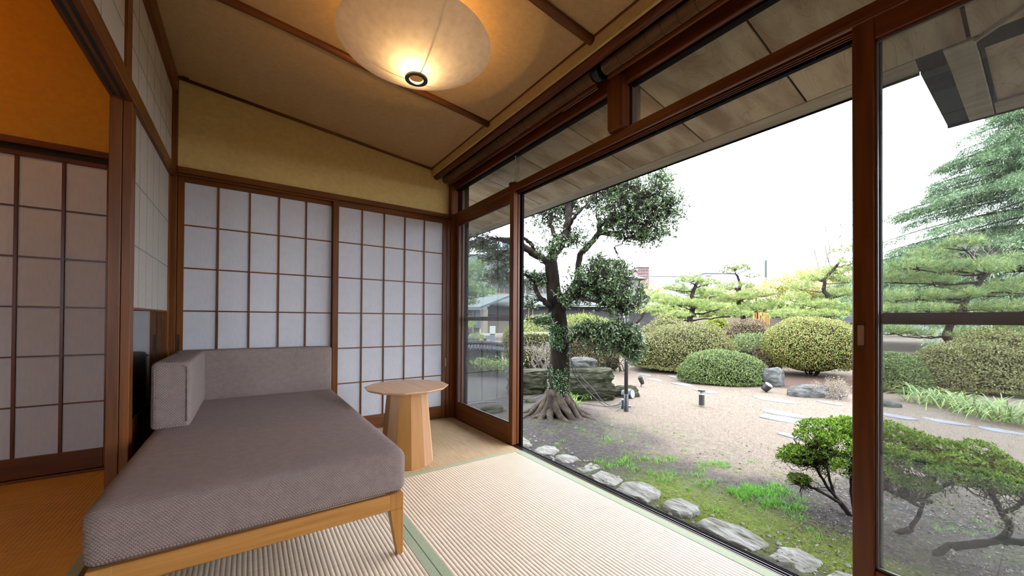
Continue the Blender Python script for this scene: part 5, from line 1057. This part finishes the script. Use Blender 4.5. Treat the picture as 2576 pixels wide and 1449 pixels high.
# ------------------------------------------------------------------ garden lights and cables
def lamp_post():
    b = atg(1575, 1036); t = thing('garden_lamp_post', 'black garden lamp post with a square hipped lantern hood', 'lamp', (b[0], b[1], G)); z1 = at(1575, 745, 5.5)[2]
    MB().tube([(b[0], b[1], G-.02), (b[0], b[1], z1)], .027, 16).build('post', M['black'], t, smooth=True)
    MB().lathe([(.034, 0), (.034, .25), (.028, .26)], (b[0], b[1], G), 16).build('sleeve', M['black'], t, smooth=True)
    zr0 = at(1575, 706, 5.5)[2]; s = .255; a0 = .25; q = MB(); c = [(b[0]+s*1.2*math.cos(a0+k*math.pi/2), b[1]+s*1.2*math.sin(a0+k*math.pi/2)) for k in range(4)]
    q.add([(x, y, zr0) for x, y in c]+[(x, y, zr0+.012) for x, y in c]+[(b[0]+(x-b[0])*.1, b[1]+(y-b[1])*.1, zr0+.085) for x, y in c], [(3, 2, 1, 0), (8, 9, 10, 11)]+[(r*4+k, r*4+(k+1) % 4, r*4+4+(k+1) % 4, r*4+4+k) for r in range(2) for k in range(4)])
    q.build('hood', M['hood_grey'], t, bev=.002); MB().lathe([(.02, 0), (.026, .02), (.014, .045), (.004, .06)], (b[0], b[1], zr0+.083), 12, True).build('finial', M['black'], t)
    def rg(k, r, z): return (b[0]+r*math.cos(a0+k*math.pi/2), b[1]+r*math.sin(a0+k*math.pi/2), z)
    for k in range(4):
        gp_ = MB().add([rg(k, .20, zr0), rg(k+1, .20, zr0), rg(k+1, .13, z1), rg(k, .13, z1)], [(0, 1, 2, 3)]).build('glass_panel', M['lamp_white'], t)
        MB().tube([rg(k, .205, zr0), rg(k, .134, z1)], .006, 6).build('corner_bar', M['black'], t); MB().tube([rg(k, .134, z1), rg(k+1, .134, z1)], .008, 6).build('bottom_bar', M['black'], t)
        m0 = tuple((np.array(rg(k, .203, zr0))+np.array(rg(k+1, .203, zr0)))/2); m1 = tuple((np.array(rg(k, .134, z1))+np.array(rg(k+1, .134, z1)))/2); MB().tube([m0, m1], .004, 5).build('mid_bar', M['black'], gp_)
    MB().lathe([(.03, -.05), (.06, -.01), (.135, 0)], (b[0], b[1], z1), 16).build('collar', M['black'], t)
M['hood_grey'] = mat('weathered_hood', (.06, .062, .065), rough=.6)
lamp_post()
def head(name, label, cat, g0, tilt_dir, L_, r, up, lens=True, hz=.22):
    t = thing(name, label, cat, tuple(g0)); g0 = np.array(g0); c = g0+np.array([0, 0, hz]); d = unit(np.array(tilt_dir, float))
    MB().lathe([(.05, 0), (.05, .012)], tuple(g0), 14, True).build('base', M['black'], t); MB().tube([g0+np.array([0, 0, .01]), c], .010, 8).build('stalk', M['black'], t)
    pts = [c-d*L_*.5, c-d*L_*.42, c-d*.1*L_, c+d*L_*.5]; hs_ = MB().tube(pts, [r*.55, r*.85, r, r*1.02], 18).build('housing', M['black'], t, smooth=False, bev=.0)
    if lens: MB().tube([c+d*L_*.5, c+d*(L_*.5+.004)], r*.86, 18).build('lens', M['lens'], hs_)
    else: MB().tube([c+d*L_*.5, c+d*(L_*.5+.002)], r*.80, 18).build('lens', M['dark'], hs_)
M['lens'] = mat('frosted_lens', (.16, .17, .17), rough=.25)
g0 = atg(1574, 1024); head('floodlight', 'round black floodlight with a pale lens behind the lamp post', 'floodlight', g0+FWD*.05+RGT*.04, RGT*.75-FWD*.75+np.array([0, 0, .15]), .17, .075, 0, hz=.19)
g0 = atg(1613, 973); head('spotlight', 'black cylindrical spotlight tilted up on the lawn by the lamp post', 'spotlight', g0, -RGT*.45-FWD*.2+np.array([0, 0, .9]), .17, .045, 0, lens=False, hz=.13)
g0 = atg(1928, 988); head('floodlight', 'small black floodlight in front of the grey-green boulder', 'floodlight', g0, RGT*.3-FWD*.5+np.array([0, 0, .75]), .14, .07, 0, hz=.10)
g0 = atg(1765, 1019); t = thing('bollard_light', 'short black bollard light standing alone on the lawn', 'bollard', tuple(g0))
MB().lathe([(.040, 0), (.040, .165)], tuple(g0), 18, True).build('body', M['black'], t); MB().lathe([(.034, .165), (.026, .185), (.026, .205), (.034, .215)], tuple(g0), 18).build('diffuser', M['lens'], t); MB().lathe([(.052, .215), (.052, .24)], tuple(g0), 18, True).build('cap', M['black'], t)
def cable(label, pts, r=.007):
    q = MB(); q.tube(spline(pts, 60), r, 6); o = q.build('cable', M['cable'], None, smooth=True); o['label'] = label; o['category'] = 'cable'; o['group'] = 'black garden cables'
M['cable'] = mat('black_cable', (.045, .047, .055), rough=.35)
T_ = lambda px, py, d: at(px, py, d)
cable('black cable drooping from the trunk to the lamp post foot', [T_(1433, 872, 4.8), T_(1437, 910, 4.85), T_(1450, 950, 5.0), T_(1480, 985, 5.2), T_(1510, 1012, 5.4), T_(1530, 1022, 5.45), atg(1562, 1018)+[0, 0, .02]])
cable('second black cable swinging beside the drooping one', [T_(1436, 905, 4.86), T_(1455, 940, 5.05), T_(1488, 975, 5.25), T_(1515, 1008, 5.4), atg(1540, 1024)+[0, 0, .02], atg(1563, 1019)+[0, 0, .05]])
cable('black cable looping over the soil in front of the lamp post', [atg(1562, 1015)+[0, 0, .05], atg(1560, 1030)+[0, 0, .02], atg(1530, 1045)+[0, 0, .012], atg(1520, 1054)+[0, 0, .012], atg(1540, 1062)+[0, 0, .012], atg(1570, 1057)+[0, 0, .012], atg(1597, 1061)+[0, 0, .008]])
cable('black cable running from the roots to the lamp post foot', [atg(1455, 1016)+[0, 0, .02], atg(1490, 1020)+[0, 0, .015], atg(1530, 1025)+[0, 0, .015], atg(1562, 1020)+[0, 0, .02]])
cable('black cable on the soil left of the trunk', [atg(1170, 1020)+[0, 0, .01], atg(1220, 1014)+[0, 0, .012], atg(1310, 1013)+[0, 0, .02], atg(1345, 1006)+[0, 0, .03], atg(1372, 1000)+[0, 0, .06]])
g0 = atg(1566, 1028); t = thing('socket_post', 'short black socket stub at the foot of the lamp post', 'socket', tuple(g0)); MB().lathe([(.018, -.01), (.018, .13)], tuple(g0), 12, True).build('stub', M['black'], t); MB().lathe([(.024, .13), (.024, .145)], tuple(g0), 12, True).build('cover', M['lamp_white'], t)
# ------------------------------------------------------------------ tiled garden wall and bench lamp in the left pane
def fp(px, py, d): return at(px, py, d)
def face_box(q, px0, px1, py0, py1, d, th):  # box facing the view, real depth th behind
    P = []
    for z in (at((px0+px1)/2, py1, d)[2], at((px0+px1)/2, py0, d)[2]):
        for s in (0, th):
            for px in (px0, px1):
                p = at(px, 800, d)+FWD*s; P.append((p[0], p[1], z))
    return q.hexa(P)
t = thing('tiled_garden_wall', 'low garden wall capped with grey roof tiles behind the left glass door', 'wall', tuple(atg(1215, 930)))
face_box(MB(), 1120, 1262, 880, 945, 9.4, .25).build('wall_body', M['wall_dark'] if 'wall_dark' in M else M['rock'], t); q = MB()
cp = [fp(px, y_, 9.35) for px, y_ in ((1120, 864), (1160, 863), (1200, 862), (1240, 865), (1266, 869))]
q.tube(np.array(cp)+FWD*.12, .055, 10); q.build('ridge_tile', M['tile'], t, smooth=True)
A0 = np.array(cp)-np.array([0, 0, .05]); V = []
for p in A0: V += [p-FWD*.14-np.array([0, 0, .07]), p+FWD*.12, p+FWD*.38-np.array([0, 0, .07])]
q = MB(); q.add(V, [(3*i+j, 3*i+3+j, 3*i+4+j, 3*i+1+j) for i in range(4) for j in range(2)]); q.build('cap_slope', M['tile'], t)
for k in range(22):
    s = k/21; p = np.array([np.interp(s, np.linspace(0, 1, 5), A0[:, i]) for i in range(3)]); MB().tube([p-FWD*.16-np.array([0, 0, .085]), p-[0, 0, .01]], .027, 8).build('round_tile', M['tile_light'] if 'tile_light' in M else M['tile'], t)
t = thing('bench', 'long grey stone bench on the lawn beyond the tiled wall', 'bench', tuple(atg(1200, 865))); face_box(MB(), 1150, 1236, 843, 852, 17, .5).build('bench_top', M['concrete'], t, bev=.01)
for px in (1172, 1220): face_box(MB(), px-3, px+3, 852, 872, 17.1, .2).build('leg', M['tile'], t)
t = thing('box_lamp', 'white box lantern beyond the tiled wall', 'lamp', tuple(atg(1240, 865))); face_box(MB(), 1232, 1246, 821, 840, 16.4, .25).build('shade', M['lamp_white'], t, bev=.005); face_box(MB(), 1233, 1245, 840, 872, 16.45, .2).build('pedestal', M['concrete'], t)
t = thing('stone_lantern', 'grey stone lantern cap half hidden behind the door stile', 'lantern', tuple(atg(2140, 900))); b = at(2142, 800, 11.2)
MB().lathe([(.0, .30), (.07, .27), (.20, .16), (.32, .08), (.30, .04), (.12, .03)], (b[0], b[1], at(2142, 812, 11.2)[2]-.08), 6).build('cap', M['tile'], t); MB().lathe([(.10, 0), (.10, .9)], (b[0], b[1], G), 8).build('shaft', M['rock_grey'], t)
t = thing('garden_lamp_post', 'distant small white lantern on a post behind the black lamp post', 'lamp', tuple(at(1575, 800, 14))); b = at(1575, 800, 14); zt = at(1575, 781, 14)[2]
MB().tube([(b[0], b[1], G), (b[0], b[1], zt-.25)], .03, 8).build('post', M['cream'], t); MB().lathe([(.09, -.27), (.13, -.02)], (b[0], b[1], zt), 6).build('glass', M['lamp_white'], t); MB().lathe([(.26, -.02), (.05, .07)], (b[0], b[1], zt), 6, True).build('hood', M['cream'], t)
# ------------------------------------------------------------------ buildings
def wing():
    t = thing('garden_house', 'long low house with pale green copper roofs across the garden', 'building', tuple(at(1400, 800, 29)))
    def roof(pts, name='roof', m_='roof_green', th=.12):
        P = [at(*p) for p in pts]; n = len(P); q = MB(); q.add([tuple(p) for p in P]+[tuple(np.array(p)+[0, 0, th]) for p in P], [tuple(range(n)), tuple(range(n, 2*n))[::-1]]+[(k, (k+1) % n, n+(k+1) % n, n+k) for k in range(n)]); q.build(name, M[m_], t)
    roof([(1100, 777, 22), (1207, 777, 22), (1290, 744, 27), (1100, 752, 27)])
    roof([(1232, 771, 26), (1660, 771, 26), (1660, 743, 31), (1270, 743, 31)])
    roof([(1232, 703, 31), (1400, 706, 31), (1400, 688, 36), (1236, 690, 36)])
    face_box(MB(), 1100, 1206, 779, 860, 23, .2).build('wall', M['house_dark'], t); face_box(MB(), 1209, 1226, 779, 838, 22.9, .4).build('cream_pillar', M['cream'], t); face_box(MB(), 1226, 1660, 772, 835, 27.5, .2).build('wall', M['house_dark'], t)
    face_box(MB(), 1232, 1660, 771, 776, 26.6, .2).build('fascia', M['tile'], t)
    for px in (1190, 1330, 1340, 1421, 1468, 1560): face_box(MB(), px-1.2, px+1.2, 777, 835, 26.8 if px > 1200 else 22.8, .12).build('post', M['cream'], t)
    face_box(MB(), 1224, 1400, 706, 742, 32, .3).build('upper_wall', M['house_dark'], t); face_box(MB(), 1224, 1400, 738, 743, 31.5, .5).build('balcony_edge', M['cream'], t); face_box(MB(), 1224, 1400, 704, 709, 31.6, .5).build('eave_board', M['cream'], t)
    for px in (1256, 1268, 1322, 1338, 1353, 1366): face_box(MB(), px-.9, px+.9, 709, 739, 31.8, .1).build('window_post', M['cream'], t)
    face_box(MB(), 1196, 1208, 779, 825, 22.8, .1).build('window', M['blue_grey'], t)
    face_box(MB(), 1225, 1280, 800, 838, 27, .3).build('low_wall', M['cream'], t)
M['house_dark'] = mat('shadowed_glazing', (.016, .014, .014), rough=.5)
wing()
def block(name, label, px0, px1, py0, d, m_, wins=(), roofm=None, th=6):
    t = thing(name, label, 'building', tuple(at((px0+px1)/2, 850, d))); q = face_box(MB(), px0, px1, py0, 850, d, th); q.build('walls', M[m_], t)
    for (a, b, c, e_) in wins: face_box(MB(), a, b, c, e_, d-.15, .3).build('window', M['pane_dark'], t)
    face_box(MB(), px0-1, px1+1, py0-2.2, py0, d-.3, th+.6).build('parapet', M[roofm or m_], t)
block('concrete_hall', 'pale grey concrete hall behind the low house, seen through the left glass door', 1130, 1262, 640, 60, 'concrete', [(1164, 1170, 645, 660)], 'white_wall', 10)
block('apartment_block', 'white apartment block with blue-grey top seen beside the left door stile', 1256, 1312, 624, 85, 'white_wall', [(a, a+4, b, b+6) for a in (1262, 1270, 1280, 1290, 1300) for b in (632, 643, 655)], 'blue_grey')
block('tower_block', 'blue-grey tower rising above the white apartment block', 1262, 1314, 598, 110, 'blue_grey', [(a, a+3, b, b+4) for a in (1267, 1276, 1288, 1300) for b in (605, 616)])
M['brick_far'] = mat('brown_brick', (.15, .085, .075), (.10, .055, .05), scale=3, rough=.8)
block('brick_building', 'small brown brick building on the skyline above the lamp post', 1603, 1633, 672, 70, 'brick_far', [(a, a+4, b, b+3) for a in (1606, 1613, 1620, 1627) for b in (678, 686, 694)], 'white_wall')
M['white_bright'] = mat('white_cladding', (.24, .24, .25), rough=.9)
block('white_building', 'faint white building on the skyline right of the brick one', 1634, 1760, 695, 95, 'white_bright', [(1699, 1702.5, 703, 710), (1704.5, 1708, 703, 710)])
block('white_building', 'faint white building behind the tall flat-topped pine', 1775, 1850, 688, 90, 'white_bright', [(1776, 1790, 693, 695)], 'blue_grey')
block('white_building', 'white building behind the cedar', 2320, 2620, 640, 50, 'white_bright', [(a, a+14, b, b+10) for a in range(2340, 2600, 34) for b in (660, 690, 720)])
t = thing('net_mast', 'thin teal mast standing alone on the skyline', 'mast', tuple(at(1928, 780, 45))); face_box(MB(), 1926, 1930, 654, 790, 45, .2).build('mast', M['teal'] if 'teal' in M else M['roof_green'], t)
t = thing('cream_fence', 'low cream wall with bamboo poles glimpsed behind the clipped mounds', 'wall', tuple(at(1820, 820, 24))); face_box(MB(), 1740, 2200, 800, 835, 26, .2).build('wall', M['ochre'] if 'ochre' in M else M['cream'], t)
for i in range(9): p = at(1898+i*4.5, 800, 23); MB().tube([(p[0], p[1], G), (p[0]+.05*(i % 3-1), p[1], at(1900, 786, 23)[2])], .035, 7).build('pole', M['bamboo'] if 'bamboo' in M else M['oak_z'], t)
t = thing('background_hedge', 'dark green tree belt far behind the garden', 'trees', tuple(at(1900, 800, 40)))
def belt():
    n = 9000; px = rng.uniform(1640, 2700, n); top = 745+14*np.sin(px*.02)+8*np.sin(px*.07)-np.clip((px-2200)*.10, 0, 40); py = rng.uniform(0, 1, n)*(800-top)+top; C = np.array([at(a, b, d) for a, b, d in zip(px, py, rng.uniform(34, 37, n))])
    v, q = leaves(C, rng.normal(size=(n, 3)), rng.uniform(.4, .7, n), .35); leaf_obj('foliage', [(v, q, tints(n, [(.20, .26, .08), (.16, .21, .07), (.28, .31, .11)]))], M['leaf'], t, kind='stuff')
belt()
